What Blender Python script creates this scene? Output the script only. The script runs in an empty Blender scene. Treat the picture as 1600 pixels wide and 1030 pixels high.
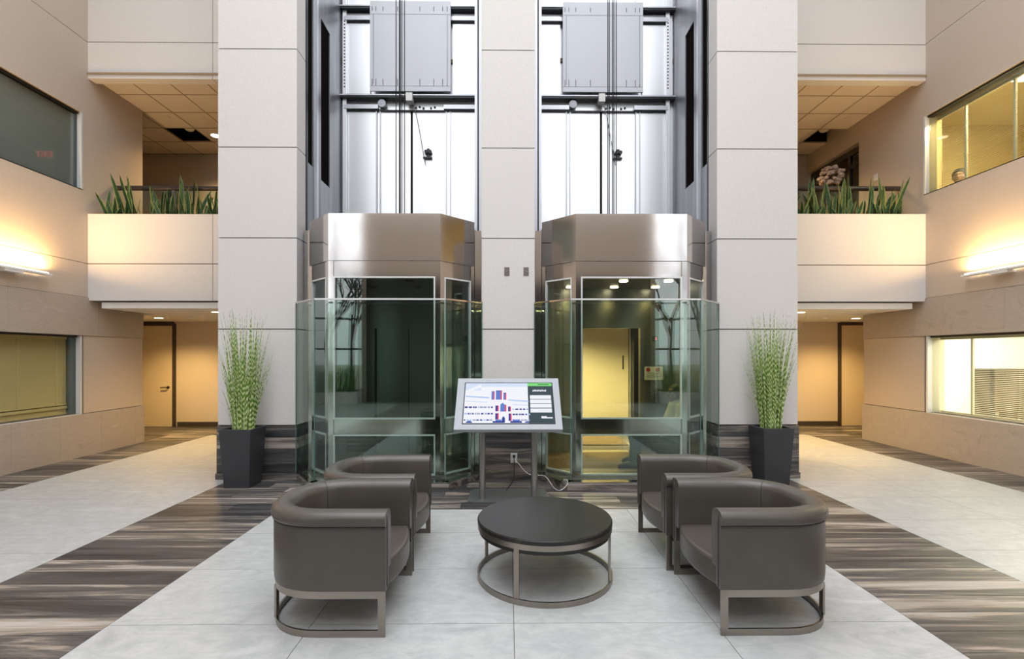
import bpy, bmesh, math, random
from mathutils import Vector, Matrix
random.seed(7)
PI = math.pi
C = bpy.context.scene.collection
SC = bpy.context.scene

# ------------------------------------------------------------------ camera, world, exposure
cd = bpy.data.cameras.new('camera'); cam = bpy.data.objects.new('camera', cd); C.objects.link(cam)
cam.location = (-0.035, 0.0, 1.55)
cam.rotation_euler = (PI / 2, 0, math.radians(-0.5))
cd.sensor_width = 36.0; cd.lens = 17.0; cd.shift_y = 41.0 / 1600.0
cd.clip_start = 0.05; cd.clip_end = 200
SC.camera = cam
W = bpy.data.worlds.new('overcast'); SC.world = W; W.use_nodes = True
bgn = W.node_tree.nodes['Background']
bgn.inputs[0].default_value = (0.93, 0.965, 1.0, 1); SKY = 5.4                                   # overcast sky: zenith three times as bright as the horizon
wt = W.node_tree; wtc = wt.nodes.new('ShaderNodeTexCoord'); wsp = wt.nodes.new('ShaderNodeSeparateXYZ')
wcl = wt.nodes.new('ShaderNodeMath'); wcl.operation = 'MAXIMUM'; wcl.inputs[1].default_value = 0.0
wma = wt.nodes.new('ShaderNodeMath'); wma.operation = 'MULTIPLY_ADD'; wma.inputs[1].default_value = SKY * 2 / 3; wma.inputs[2].default_value = SKY / 3
wt.links.new(wtc.outputs['Generated'], wsp.inputs[0]); wt.links.new(wsp.outputs['Z'], wcl.inputs[0])
wt.links.new(wcl.outputs[0], wma.inputs[0]); wt.links.new(wma.outputs[0], bgn.inputs[1])
SC.view_settings.view_transform = 'Standard'; SC.view_settings.look = 'None'
SC.view_settings.gamma = 1.0; SC.view_settings.exposure = 0.0
SC.view_settings.use_curve_mapping = False
SC.cycles.use_denoising = True
SC.cycles.max_bounces = 10; SC.cycles.diffuse_bounces = 4; SC.cycles.glossy_bounces = 5
SC.cycles.transparent_max_bounces = 24; SC.cycles.transmission_bounces = 6
SC.cycles.caustics_reflective = False; SC.cycles.caustics_refractive = False
SC.cycles.sample_clamp_indirect = 6.0


def portal(name, loc, rot, sx, sy):
    l = bpy.data.lights.new(name, 'AREA'); l.shape = 'RECTANGLE'; l.size = sx; l.size_y = sy
    l.cycles.is_portal = True
    o = bpy.data.objects.new(name, l); o.location = loc; o.rotation_euler = rot; C.objects.link(o)


portal('skylight_daylight', (0, 2.0, 10.6), (0, 0, 0), 10.4, 11.4)
portal('window_daylight', (-5.72, -4.45, 5.2), (PI / 2, 0, PI), 1.65, 9.4)
portal('window_daylight', (0, -4.45, 8.4), (PI / 2, 0, PI), 9.6, 3.4)
portal('window_daylight', (5.72, -4.45, 5.2), (PI / 2, 0, PI), 1.65, 9.4)

# ------------------------------------------------------------------ materials
MATS = {}


def mat(name, col=(.5, .5, .5), rough=.5, metal=0.0, emit=None, es=0.0, spec=.5, aniso=0.0, sheen=0.0):
    m = bpy.data.materials.new(name); m.use_nodes = True
    b = m.node_tree.nodes['Principled BSDF']
    b.inputs['Base Color'].default_value = (*col, 1); b.inputs['Roughness'].default_value = rough
    b.inputs['Metallic'].default_value = metal; b.inputs['Specular IOR Level'].default_value = spec
    if aniso: b.inputs['Anisotropic'].default_value = aniso; b.inputs['Anisotropic Rotation'].default_value = .25
    if emit:
        b.inputs['Emission Color'].default_value = (*emit, 1); b.inputs['Emission Strength'].default_value = es
    MATS[name] = m
    return m


def nd(m, t, **kw):
    n = m.node_tree.nodes.new(t)
    for k, v in kw.items(): setattr(n, k, v)
    return n


def lk(m, a, b): m.node_tree.links.new(a, b)


def coords(m, scale=(1, 1, 1), rot=(0, 0, 0), rnd=True):
    """object coordinates, shifted by the object's own random number"""
    tc = nd(m, 'ShaderNodeTexCoord'); mp = nd(m, 'ShaderNodeMapping')
    mp.inputs['Scale'].default_value = scale; mp.inputs['Rotation'].default_value = rot
    if rnd:
        oi = nd(m, 'ShaderNodeObjectInfo'); mu = nd(m, 'ShaderNodeVectorMath', operation='MULTIPLY_ADD')
        cb = nd(m, 'ShaderNodeCombineXYZ')
        for i in range(3): lk(m, oi.outputs['Random'], cb.inputs[i])
        lk(m, cb.outputs[0], mu.inputs[0]); mu.inputs[1].default_value = (37.3, 53.1, 71.7)
        lk(m, tc.outputs['Object'], mu.inputs[2]); lk(m, mu.outputs[0], mp.inputs['Vector'])
    else:
        lk(m, tc.outputs['Object'], mp.inputs['Vector'])
    return mp.outputs['Vector']


def noise(m, vec, scale=5, detail=4, rough=.55, dist=0.0):
    n = nd(m, 'ShaderNodeTexNoise'); n.inputs['Scale'].default_value = scale
    n.inputs['Detail'].default_value = detail; n.inputs['Roughness'].default_value = rough
    n.inputs['Distortion'].default_value = dist
    lk(m, vec, n.inputs['Vector']); return n.outputs['Fac']


def ramp(m, fac, stops):
    r = nd(m, 'ShaderNodeValToRGB'); e = r.color_ramp.elements
    while len(e) < len(stops): e.new(.5)
    for i, (p, c) in enumerate(stops):
        e[i].position = p; e[i].color = (*c, 1)
    lk(m, fac, r.inputs['Fac']); return r.outputs['Color']


def bump(m, h, strength=.1, dist=.01):
    b = nd(m, 'ShaderNodeBump'); b.inputs['Strength'].default_value = strength; b.inputs['Distance'].default_value = dist
    lk(m, h, b.inputs['Height'])
    lk(m, b.outputs['Normal'], m.node_tree.nodes['Principled BSDF'].inputs['Normal'])


def base(m, sock): lk(m, sock, m.node_tree.nodes['Principled BSDF'].inputs['Base Color'])


def fabric(name, col, rough=.85):
    m = mat(name, col, rough, spec=.25)
    v = coords(m, (1, 1, 1)); n = noise(m, v, 90, 3)
    c0 = tuple(x * .93 for x in col); c1 = tuple(min(1, x * 1.05) for x in col)
    base(m, ramp(m, n, [(.3, c0), (.7, c1)]))
    bump(m, n, .12, .002)
    return m


fabric('panel_white', (.70, .668, .652))
fabric('panel_beige', (.57, .475, .39))
fabric('panel_tan', (.38, .32, .27))
fabric('vestibule_dark', (.045, .038, .034))
fabric('office_wall', (.62, .52, .40))
fabric('corridor_wall', (.62, .53, .44))
mat('joint', (.08, .065, .05), .9)
mat('core', (.16, .14, .12), .9)
mat('plaster', (.72, .68, .64), .85)
mat('jamb_grey', (.13, .16, .165), .4)
mat('white_paint', (.80, .79, .77), .5)
m = mat('ceiling_tile', (.66, .57, .47), .95); v = coords(m); n = noise(m, v, 120, 2)
base(m, ramp(m, n, [(.3, (.58, .50, .41)), (.6, (.68, .59, .49))]))
mat('painted_dark', (.012, .011, .010), 1.0, spec=0.0)  # black colour stands in for the darkness inside openings and gaps
mat('grid_bar', (.33, .25, .17), .9)

m = mat('stone_tile', (.6, .61, .61), .36, spec=.45)
v = coords(m, (1, 2.6, 1), (0, 0, .30)); n1 = noise(m, v, 1.7, 9, .62, .9)
v2 = coords(m); n2 = noise(m, v2, 9, 8, .72)
mx = nd(m, 'ShaderNodeMix', data_type='RGBA', blend_type='MULTIPLY'); mx.inputs['Factor'].default_value = .55
lk(m, ramp(m, n1, [(.30, (.37, .375, .38)), (.44, (.475, .48, .48)), (.52, (.42, .428, .432)), (.70, (.52, .523, .52))]), mx.inputs['A'])
lk(m, ramp(m, n2, [(.32, (.70, .71, .71)), (.6, (1, 1, 1))]), mx.inputs['B'])
base(m, mx.outputs['Result']); bump(m, n1, .05, .01)

m = mat('wall_stone', (.5, .43, .36), .4, spec=.4)
v = coords(m, (1, 1, 1.8), (.5, 0, 0)); n1 = noise(m, v, 2.2, 10, .68, 1.3)
base(m, ramp(m, n1, [(.25, (.36, .30, .25)), (.45, (.48, .41, .345)), (.55, (.44, .375, .315)), (.75, (.55, .48, .41))]))


def wood(name, cross):
    m = mat(name, (.15, .13, .12), .38, spec=.45)
    sc = (.55, 1, 1)
    v = coords(m, tuple(a * b for a, b in zip(sc, cross)))
    n1 = noise(m, v, 1.0, 9, .68, 1.3)
    fv = coords(m, (1.2, 60, 60)); n2 = noise(m, fv, 1.5, 4, .6, .3)
    oi = nd(m, 'ShaderNodeObjectInfo')
    a = nd(m, 'ShaderNodeMath', operation='MULTIPLY_ADD'); a.inputs[1].default_value = .17; a.inputs[2].default_value = -.085
    lk(m, oi.outputs['Random'], a.inputs[0])
    b = nd(m, 'ShaderNodeMath', operation='ADD'); lk(m, n1, b.inputs[0]); lk(m, a.outputs[0], b.inputs[1])
    col = ramp(m, b.outputs[0], [(.31, (.013, .013, .016)), (.42, (.050, .049, .052)), (.51, (.093, .088, .087)),
                                 (.56, (.16, .143, .130)), (.60, (.29, .245, .205)), (.69, (.40, .365, .34))])
    mx = nd(m, 'ShaderNodeMix', data_type='RGBA', blend_type='MULTIPLY'); mx.inputs['Factor'].default_value = .85
    lk(m, col, mx.inputs['A']); lk(m, ramp(m, n2, [(.3, (.62, .62, .64)), (.65, (1.15, 1.13, 1.1))]), mx.inputs['B'])
    base(m, mx.outputs['Result']); bump(m, n2, .06, .004)
    return m


wood('wood_plank', (.8, 6.4, 6.4))


def steel(name, col, rough, aniso=.75):
    m = mat(name, col, rough, 1.0, aniso=aniso)
    t = nd(m, 'ShaderNodeTangent', direction_type='RADIAL', axis='Z')
    lk(m, t.outputs[0], m.node_tree.nodes['Principled BSDF'].inputs['Tangent'])
    v = coords(m, (2, 2, 260)); n = noise(m, v, 2, 3)
    r = nd(m, 'ShaderNodeMapRange'); r.inputs['To Min'].default_value = rough * .95; r.inputs['To Max'].default_value = rough * 1.06
    lk(m, n, r.inputs['Value']); lk(m, r.outputs[0], m.node_tree.nodes['Principled BSDF'].inputs['Roughness'])
    return m


steel('stainless', (.62, .59, .57), .10, .4)
steel('stainless_dark', (.33, .33, .325), .30, .5)
mat('trim_white', (.80, .81, .82), .3, .3)
mat('satin_nickel', (.33, .295, .255), .30, 1.0)
mat('chrome', (.7, .68, .66), .15, 1.0)
mat('shaft_white', (.90, .91, .94), .36, .75)
mat('fascia_grey', (.53, .54, .58), .55, .35)
mat('shaft_grey', (.62, .63, .68), .42, .55)
m = mat('shaft_steel', (.30, .31, .34), .40, .6)
v = coords(m, (1, 1, .15)); n = noise(m, v, 3, 5); base(m, ramp(m, n, [(.3, (.18, .19, .21)), (.7, (.36, .37, .40))]))
mat('dark_metal', (.035, .035, .04), .4, .6)
mat('black_rubber', (.012, .012, .013), .6)
mat('cable_black', (.02, .02, .022), .5)
mat('white_plastic', (.75, .75, .74), .4)
mat('plate_grey', (.20, .18, .17), .4, .6)
mat('blue_cord', (.03, .12, .30), .5)
m = mat('leather', (.08, .07, .06), .34, spec=.5)
v = coords(m, rnd=True); n = noise(m, v, 160, 3); bump(m, n, .10, .002)
n2 = noise(m, v, 3, 3); base(m, ramp(m, n2, [(.3, (.066, .057, .047)), (.7, (.082, .071, .060))]))
mat('leather_seam', (.05, .043, .037), .5)
m = mat('table_black', (.035, .032, .030), .30, spec=.35)
v = coords(m, (1, 14, 1)); n = noise(m, v, 4, 5); base(m, ramp(m, n, [(.3, (.014, .013, .012)), (.7, (.028, .026, .024))]))
mat('pot_black', (.040, .042, .048), .42, spec=.4)
mat('soil', (.03, .022, .015), .95)
mat('kiosk_silver', (.37, .395, .43), .5, 0.0, spec=.35)
mat('kiosk_pole', (.33, .32, .31), .34, 1.0)
mat('kiosk_base', (.27, .29, .30), .40, .8)
mat('bezel_black', (.01, .01, .011), .5, spec=.2)
mat('door_beige', (.62, .52, .38), .5)
mat('door_frame', (.045, .035, .028), .5)
mat('handrail_brown', (.035, .025, .024), .45)
mat('carpet', (.16, .105, .055), .95)
mat('mat_brown', (.13, .085, .045), .95)
mat('lobby_floor', (.30, .22, .13), .5)
mat('cabinet_dark', (.035, .026, .02), .6)
mat('brown_wood', (.16, .07, .045), .5)
mat('blind_lit_yellow', (.72, .55, .27), .6)  # yellow light from inside the office is put into the slat colour
mat('blind_cream', (.72, .66, .50), .55)
mat('shade_grey', (.50, .505, .48), .8)
mat('room_white', (.85, .83, .78), .8)
mat('room_yellow', (.62, .48, .22), .8)
mat('skin_brown', (.15, .085, .055), .5)
mat('skin_tan', (.42, .24, .16), .5)
mat('hair_black', (.015, .012, .011), .6)
mat('hoodie', (.50, .51, .42), .9)
mat('jeans', (.035, .05, .075), .9)
mat('shoe_black', (.018, .018, .018), .6)
mat('shoe_sole', (.25, .24, .14), .6)
mat('shirt_white', (.7, .7, .68), .8)
mat('paper', (.80, .80, .76), .8)
mat('red_ink', (.45, .03, .03), .7)
mat('ink', (.10, .10, .10), .8)
mat('bark', (.05, .042, .036), .9)
mat('lawn', (.20, .21, .14), .95)
mat('flower', (.62, .52, .48), .8)
mat('red_led', (.1, .0, .0), .4, emit=(1, .03, .05), es=2.5)
mat('lamp_warm', (1, .9, .7), .5, emit=(1.0, .80, .50), es=9.0)
mat('lamp_office', (1, 1, .9), .5, emit=(1.0, .96, .82), es=6.0)
mat('lamp_off', (.10, .09, .07), .5)


def leafmat(name, lo, hi, band=0.0, axis=2):
    m = mat(name, hi, .55, spec=.3)
    if band:
        tc = nd(m, 'ShaderNodeTexCoord')
        w = nd(m, 'ShaderNodeTexWave', wave_type='BANDS', bands_direction='Z'); w.inputs['Scale'].default_value = band
        w.inputs['Distortion'].default_value = 2.0; w.inputs['Detail'].default_value = 2
        mp = nd(m, 'ShaderNodeMapping'); mp.inputs['Scale'].default_value = (16, 16, .6); lk(m, tc.outputs['Object'], mp.inputs['Vector'])
        nf = noise(m, mp.outputs['Vector'], 1.0, 1)
        ma = nd(m, 'ShaderNodeVectorMath', operation='MULTIPLY_ADD'); ma.inputs[1].default_value = (0, 0, .35)
        cb = nd(m, 'ShaderNodeCombineXYZ'); lk(m, nf, cb.inputs[2]); lk(m, cb.outputs[0], ma.inputs[0]); lk(m, tc.outputs['Object'], ma.inputs[2])
        lk(m, ma.outputs[0], w.inputs['Vector'])
        base(m, ramp(m, w.outputs['Fac'], [(.36, lo), (.72, hi)]))
    else:
        v = coords(m); n = noise(m, v, 18, 3); base(m, ramp(m, n, [(.35, lo), (.65, hi)]))
    return m


leafmat('grass_banded', (.12, .25, .018), (.62, .70, .36), 5.2)
leafmat('snake_leaf', (.018, .050, .018), (.05, .11, .035))
leafmat('snake_edge', (.22, .26, .07), (.32, .34, .12))
leafmat('grass_green', (.05, .14, .015), (.12, .26, .04))


def glass(name, tint, refl=1.0, rough=0.0):
    m = bpy.data.materials.new(name); m.use_nodes = True; nt = m.node_tree; nt.nodes.clear()
    out = nd(m, 'ShaderNodeOutputMaterial'); mix = nd(m, 'ShaderNodeMixShader')
    tr = nd(m, 'ShaderNodeBsdfTransparent'); tr.inputs[0].default_value = (*tint, 1)
    gl = nd(m, 'ShaderNodeBsdfGlossy'); gl.inputs['Roughness'].default_value = rough
    gl.inputs['Color'].default_value = (.95, 1, .98, 1)
    lw = nd(m, 'ShaderNodeLayerWeight'); lw.inputs['Blend'].default_value = .5
    p = nd(m, 'ShaderNodeMath', operation='POWER'); p.inputs[1].default_value = 5.0
    a = nd(m, 'ShaderNodeMath', operation='MULTIPLY_ADD'); a.inputs[1].default_value = .92 * refl; a.inputs[2].default_value = .042 * refl
    a.use_clamp = True
    lk(m, lw.outputs['Facing'], p.inputs[0]); lk(m, p.outputs[0], a.inputs[0]); lk(m, a.outputs[0], mix.inputs[0])
    lk(m, tr.outputs[0], mix.inputs[1]); lk(m, gl.outputs[0], mix.inputs[2]); lk(m, mix.outputs[0], out.inputs[0])
    MATS[name] = m
    return m


glass('glass_green', (.865, .925, .90))
glass('glass_cab', (.80, .86, .83), 2.3)
glass('glass_clear', (.93, .965, .945))
glass('glass_dark', (.80, .82, .80), 1.1)
mat('glass_edge', (.10, .20, .17), .15)


# ------------------------------------------------------------------ mesh helpers
def bx(bm, x0, x1, y0, y1, z0, z1):
    vs = [bm.verts.new(p) for p in ((x0, y0, z0), (x1, y0, z0), (x1, y1, z0), (x0, y1, z0),
                                    (x0, y0, z1), (x1, y0, z1), (x1, y1, z1), (x0, y1, z1))]
    fs = []
    for f in ((0, 3, 2, 1), (4, 5, 6, 7), (0, 1, 5, 4), (1, 2, 6, 5), (2, 3, 7, 6), (3, 0, 4, 7)):
        fs.append(bm.faces.new([vs[i] for i in f]))
    return vs, fs


def prism(bm, pts, z0, z1):
    """vertical prism over plan points (counter-clockwise)"""
    a = [bm.verts.new((x, y, z0)) for x, y in pts]; b = [bm.verts.new((x, y, z1)) for x, y in pts]
    n = len(pts)
    bm.faces.new(list(reversed(a))); bm.faces.new(b)
    for i in range(n): bm.faces.new((a[i], a[(i + 1) % n], b[(i + 1) % n], b[i]))


def tube(bm, pts, r, seg=8, cap=True):
    pts = [Vector(p) for p in pts]; rs = r if isinstance(r, (list, tuple)) else [r] * len(pts)
    rings = []; up = None
    for i, p in enumerate(pts):
        d = (pts[min(i + 1, len(pts) - 1)] - pts[max(i - 1, 0)]).normalized()
        if up is None:
            up = Vector((0, 0, 1)) if abs(d.z) < .9 else Vector((1, 0, 0))
        s = d.cross(up).normalized(); up = s.cross(d).normalized()
        rings.append([bm.verts.new(p + (s * math.cos(2 * PI * k / seg) + up * math.sin(2 * PI * k / seg)) * rs[i]) for k in range(seg)])
    for a, b in zip(rings, rings[1:]):
        for k in range(seg): bm.faces.new((a[k], a[(k + 1) % seg], b[(k + 1) % seg], b[k]))
    if cap:
        bm.faces.new(list(reversed(rings[0]))); bm.faces.new(rings[-1])


def lathe(bm, prof, seg=48, c=(0, 0, 0)):
    rings = []
    for r, z in prof:
        rings.append([bm.verts.new((c[0] + r * math.cos(2 * PI * k / seg), c[1] + r * math.sin(2 * PI * k / seg), c[2] + z)) for k in range(seg)])
    for a, b in zip(rings, rings[1:]):
        for k in range(seg): bm.faces.new((a[k], a[(k + 1) % seg], b[(k + 1) % seg], b[k]))
    bm.faces.new(list(reversed(rings[0]))); bm.faces.new(rings[-1])


def ball(bm, c, r, sx=1, sy=1, sz=1, u=12, v=8):
    g = bmesh.ops.create_uvsphere(bm, u_segments=u, v_segments=v, radius=r)
    for w in g['verts']: w.co = Vector((w.co.x * sx + c[0], w.co.y * sy + c[1], w.co.z * sz + c[2]))


def obj(name, bm, material, parent=None, smooth=False, bevel=0.0, loc=None):
    me = bpy.data.meshes.new(name)
    bmesh.ops.recalc_face_normals(bm, faces=bm.faces[:]); bm.to_mesh(me); bm.free()
    if isinstance(material, (list, tuple)):
        for mm in material: me.materials.append(MATS[mm])
    else: me.materials.append(MATS[material])
    if smooth:
        for p in me.polygons: p.use_smooth = True
    o = bpy.data.objects.new(name, me); C.objects.link(o)
    if parent: o.parent = parent
    if loc: o.location = loc
    if bevel:
        b = o.modifiers.new('bevel', 'BEVEL'); b.width = bevel; b.segments = 2; b.limit_method = 'ANGLE'; b.angle_limit = .6
    return o


def box(name, ext, material, parent=None, bevel=0.0):
    """one box as an object whose origin is the box centre"""
    x0, x1, y0, y1, z0, z1 = ext
    c = ((x0 + x1) / 2, (y0 + y1) / 2, (z0 + z1) / 2)
    bm = bmesh.new(); bx(bm, x0 - c[0], x1 - c[0], y0 - c[1], y1 - c[1], z0 - c[2], z1 - c[2])
    return obj(name, bm, material, parent, bevel=bevel, loc=c)


def shade_auto(o, ang=.6):
    for p in o.data.polygons: p.use_smooth = True
    o.data.set_sharp_from_angle(angle=ang)


def tag(o, label, cat, group=None, kind=None):
    o['label'] = label; o['category'] = cat
    if group: o['group'] = group
    if kind: o['kind'] = kind
    return o


def struct(o, label, cat='wall'):
    o['kind'] = 'structure'; o['label'] = label; o['category'] = cat
    return o


def thing(name, label, cat, loc=(0, 0, 0), rz=0, group=None):
    o = bpy.data.objects.new(name, None); C.objects.link(o); o.location = loc; o.rotation_euler = (0, 0, rz)
    o.empty_display_size = .1
    return tag(o, label, cat, group)


def copy_tree(o, parent=None):
    c = o.copy(); C.objects.link(c); c.parent = parent
    for ch in list(o.children): copy_tree(ch, c)
    return c


def lamp(name, kind, loc, energy, col, rot=(0, 0, 0), size=.1, size_y=None, spot=None, parent=None, blend=.6):
    l = bpy.data.lights.new(name, kind); l.energy = energy; l.color = col
    if kind == 'AREA':
        l.shape = 'RECTANGLE' if size_y else 'SQUARE'; l.size = size
        if size_y: l.size_y = size_y
    else:
        l.shadow_soft_size = size
    if spot: l.spot_size = spot; l.spot_blend = blend
    o = bpy.data.objects.new(name, l); o.location = loc; o.rotation_euler = rot; C.objects.link(o)
    if parent: o.parent = parent
    return o


WARM = (1.0, .66, .25)
XL, XR = -6.60, 6.60
YB = -4.4            # glazed rear wall behind the camera
YF = 7.62            # balcony fronts
YP = 6.10            # front of the piers
XC0 = -.03           # middle of the lift core
Z0, ZT = 0.0, 10.4

# ------------------------------------------------------------------ floor
bm = bmesh.new(); bx(bm, -9.6, 9.6, YB, 10.8, -.30, -.006)
floor = struct(obj('floor', bm, 'joint'), 'lobby floor of pale stone tiles and dark wood planks', 'floor')
_shared = {}


def piece(name, ext, material, parent, bevel=0.0, kind=None):
    """box pieces of one size share their mesh"""
    x0, x1, y0, y1, z0, z1 = ext
    key = (name, material, round(x1 - x0, 3), round(y1 - y0, 3), round(z1 - z0, 3))
    c = ((x0 + x1) / 2, (y0 + y1) / 2, (z0 + z1) / 2)
    if key not in _shared:
        o = box(name, ext, material, parent); _shared[key] = o.data
        return o
    o = bpy.data.objects.new(name, _shared[key]); C.objects.link(o); o.location = c; o.parent = parent
    return o


G = .0018
TX = 1.165
rows = [4.88, 4.24, 3.52, 2.80, 2.08, 1.36, .64, -.08, -.80, -1.52, -2.24, -2.96, -3.68, -4.4]
for y1, y0 in zip(rows, rows[1:]):
    for i in range(-2, 2):
        piece('stone_tile', (i * TX + G, (i + 1) * TX - G, y0 + G, y1 - G, -.010, 0), 'stone_tile', floor)
y = -4.4 + .3
while y < 10.6:
    ya, yb = max(y, -4.4), min(y + .72, 10.66)
    for s in (-1, 1):
        for k in (0, 1):
            a, b = s * (3 * TX + k * TX), s * (3 * TX + (k + 1) * TX)
            if ya > 9.5: continue
            piece('stone_tile', (min(a, b) + G, max(a, b) - G, ya + G, yb - G, -.010, 0), 'stone_tile', floor)
    y += .72
PW = .2
# wood strips either side of the stone carpet
k = 0; y = 6.10
while y - PW > 1.6:
    for s in (-1, 1):
        a, b = s * 2 * TX, s * 3 * TX
        if y - PW < 4.85:
            piece('wood_plank', (min(a, b) + G, max(a, b) - G, y - PW + G, y - G, -.010, 0), 'wood_plank', floor)
    y -= PW
bm = bmesh.new()
while y > YB:
    for s in (-1, 1):
        a, b = s * 2 * TX, s * 3 * TX
        bx(bm, min(a, b) + G, max(a, b) - G, max(y - PW, YB) + G, y - G, -.010, 0)
    y -= PW
o = obj('wood_plank_run', bm, 'wood_plank', floor); o['kind'] = 'stuff'
# wood in front of the lift
y = 6.10; r = 0
while y - PW > 4.85:
    off = (.0, .52, .26, .74)[r % 4]
    x = -3 * TX - off
    while x < 3 * TX:
        a, b = max(x, -3 * TX), min(x + TX, 3 * TX)
        if b - a > .05: piece('wood_plank', (a + G, b - G, max(y - PW, 4.882) + G, y - G, -.010, 0), 'wood_plank', floor)
        x += TX
    y -= PW; r += 1
bm = bmesh.new(); bx(bm, -2 * TX + G, 2 * TX - G, 4.881, 4.8985, -.010, 0); obj('wood_plank', bm, 'wood_plank', floor)
# wood strips along the side walls
y = 9.5
while y > 4.6:
    for s in (-1, 1):
        a, b = s * 5 * TX, s * 6.64
        piece('wood_plank', (min(a, b) + G, max(a, b) - G, y - PW + G, y - G, -.010, 0), 'wood_plank', floor)
    y -= PW
bm = bmesh.new()
while y > YB:
    for s in (-1, 1):
        a, b = s * 5 * TX, s * 6.64
        bx(bm, min(a, b) + G, max(a, b) - G, max(y - PW, YB) + G, y - G, -.010, 0)
    y -= PW
o = obj('wood_plank_run', bm, 'wood_plank', floor); o['kind'] = 'stuff'
# corridor at the back
y = 10.66; r = 0
while y > 9.5:
    for s in (-1, 1):
        x = 2.6 + (.3, .75, .1)[r % 3] - .6
        while x < 9.3:
            a, b = s * x, s * (x + TX)
            piece('wood_plank', (min(a, b) + G, max(a, b) - G, max(y - PW, 9.5) + G, y - G, -.010, 0), 'wood_plank', floor)
            x += TX
    y -= PW; r += 1
# lift lobby floor, seen through the open lift
for s in (-1, 1):
    y = 7.78
    while y < 10.6:
        a, b = s * .05, s * 2.3
        if y < 9.3: piece('wood_plank', (min(a, b) + G, max(a, b) - G, y + G, y + .3 - G, -.010, 0), 'wood_plank', floor)
        y += .3


# ------------------------------------------------------------------ side walls
def side_wall(s, name, label):
    """s = -1 left, +1 right; face plane at |x| = 6.6; wall thickness .28"""
    X = lambda d: s * (6.60 + d)        # d > 0 goes into the wall

    def ext(d0, d1, y0, y1, z0, z1):
        a, b = X(d0), X(d1)
        return (min(a, b), max(a, b), y0, y1, z0, z1)
    YE = 8.75 if s < 0 else 8.95
    W1 = (4.4, 7.51 if s < 0 else 7.61, .66, 1.86)      # lower window  y0 y1 z0 z1
    W2 = (4.9, 7.53 if s < 0 else 7.66, 4.12, 5.30 if s < 0 else 5.36)
    bm = bmesh.new()
    for (y0, y1, z0, z1) in ((YB, W1[0], 0, ZT), (W1[0], YE, 0, W1[2]), (W1[1], YE, W1[2], W1[3]),
                             (W1[0], YE, W1[3], W2[2]), (W2[1], YE, W2[2], W2[3]), (W1[0], W2[0], W2[2], W2[3]), (W1[0], YE, W2[3], ZT)):
        bx(bm, *ext(.012, .28, y0, y1, z0, z1))
    w = struct(obj(name, bm, 'core'), label)
    g = .006
    # stone base slabs
    y = 8.53 if s < 0 else 8.70
    ys = [YE]
    while y > YB: ys.append(y); y -= .705
    ys.append(YB)
    for b, a in zip(ys, ys[1:]):
        piece('stone_slab', ext(-.035, .012, a + .001, b - .001, .0, .65), 'wall_stone', w)
    # stone band over the lower windows
    y = 7.80; ys = [YE]
    while y > YB: ys.append(y); y -= 1.41
    ys.append(YB)
    for b, a in zip(ys, ys[1:]):
        piece('stone_slab', ext(-.016, .012, a + .001, b - .001, 1.865, 2.46), 'wall_stone', w)
    # woven panels
    M_ = 'panel_beige'
    piece('wall_panel', ext(0, .012, W1[1] + .035, YE, .66, 1.862), M_, w)
    piece('wall_panel', ext(0, .012, YB, W1[0] - .03, .66, 1.862), M_, w)
    piece('wall_panel', ext(0, .012, YB, YE, 2.466, 2.985), M_, w)
    zt = 6.45 if s < 0 else 6.50
    bm = bmesh.new()
    for (y0, y1, z0, z1) in ((YB, YE, 2.993, W2[2] - .0), (W2[1] + .0, YE, W2[2], W2[3]), (YB, W2[0], W2[2], W2[3]), (YB, YE, W2[3], zt - .004)):
        bx(bm, *ext(0, .012, y0, y1, z0, z1))
    obj('wall_panel', bm, M_, w)
    piece('wall_panel', ext(0, .012, YB, YE, zt + .004, ZT), M_, w)
    return w, ext, W1, W2


wl, extL, W1L, W2L = side_wall(-1, 'wall_left', 'left side wall of beige panels over a stone base')
wr, extR, W1R, W2R = side_wall(1, 'wall_right', 'right side wall of beige panels over a stone base')


def window(name, ext, Wn, label, gl, mull, frame_mat='trim_white', inner='jamb_grey'):
    y0, y1, z0, z1 = Wn
    e = struct(thing(name, label, 'window'), label, 'window')
    f = .03
    box('window_frame', ext(-.004, .065, y1 - f, y1, z0, z1), frame_mat, e)
    box('window_frame', ext(.065, .27, y1 - f, y1, z0, z1), inner, e)
    box('window_frame', ext(.03, .13, y0, y0 + f, z0, z1), frame_mat, e)
    box('window_frame', ext(.04, .13, y0, y1, z1 - .025, z1), 'dark_metal', e)
    box('window_sill', ext(.0, .13, y0, y1, z0 - .012, z0), frame_mat, e)
    ys = [y0 + f] + mull + [y1 - f]
    for a, b in zip(ys, ys[1:]):
        box('pane', ext(.075, .085, a + .003, b - .003, z0, z1 - .025), gl, e)
    for mm in mull:
        box('glass_joint', ext(.072, .088, mm - .005, mm + .005, z0, z1 - .025), 'glass_edge', e)
    return e


window('window_1', extL, W1L, 'lower window in the stone faced left wall', 'glass_clear', [6.0])
window('window_2', extL, W2L, 'dark upper window in the left wall', 'glass_dark', [6.34])
window('window_3', extR, W1R, 'brightly lit lower window in the right wall', 'glass_clear', [6.0], inner='blind_cream')
window('window_4', extR, W2R, 'yellow lit upper window in the right wall', 'glass_clear', [6.2], inner='room_yellow')


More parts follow.
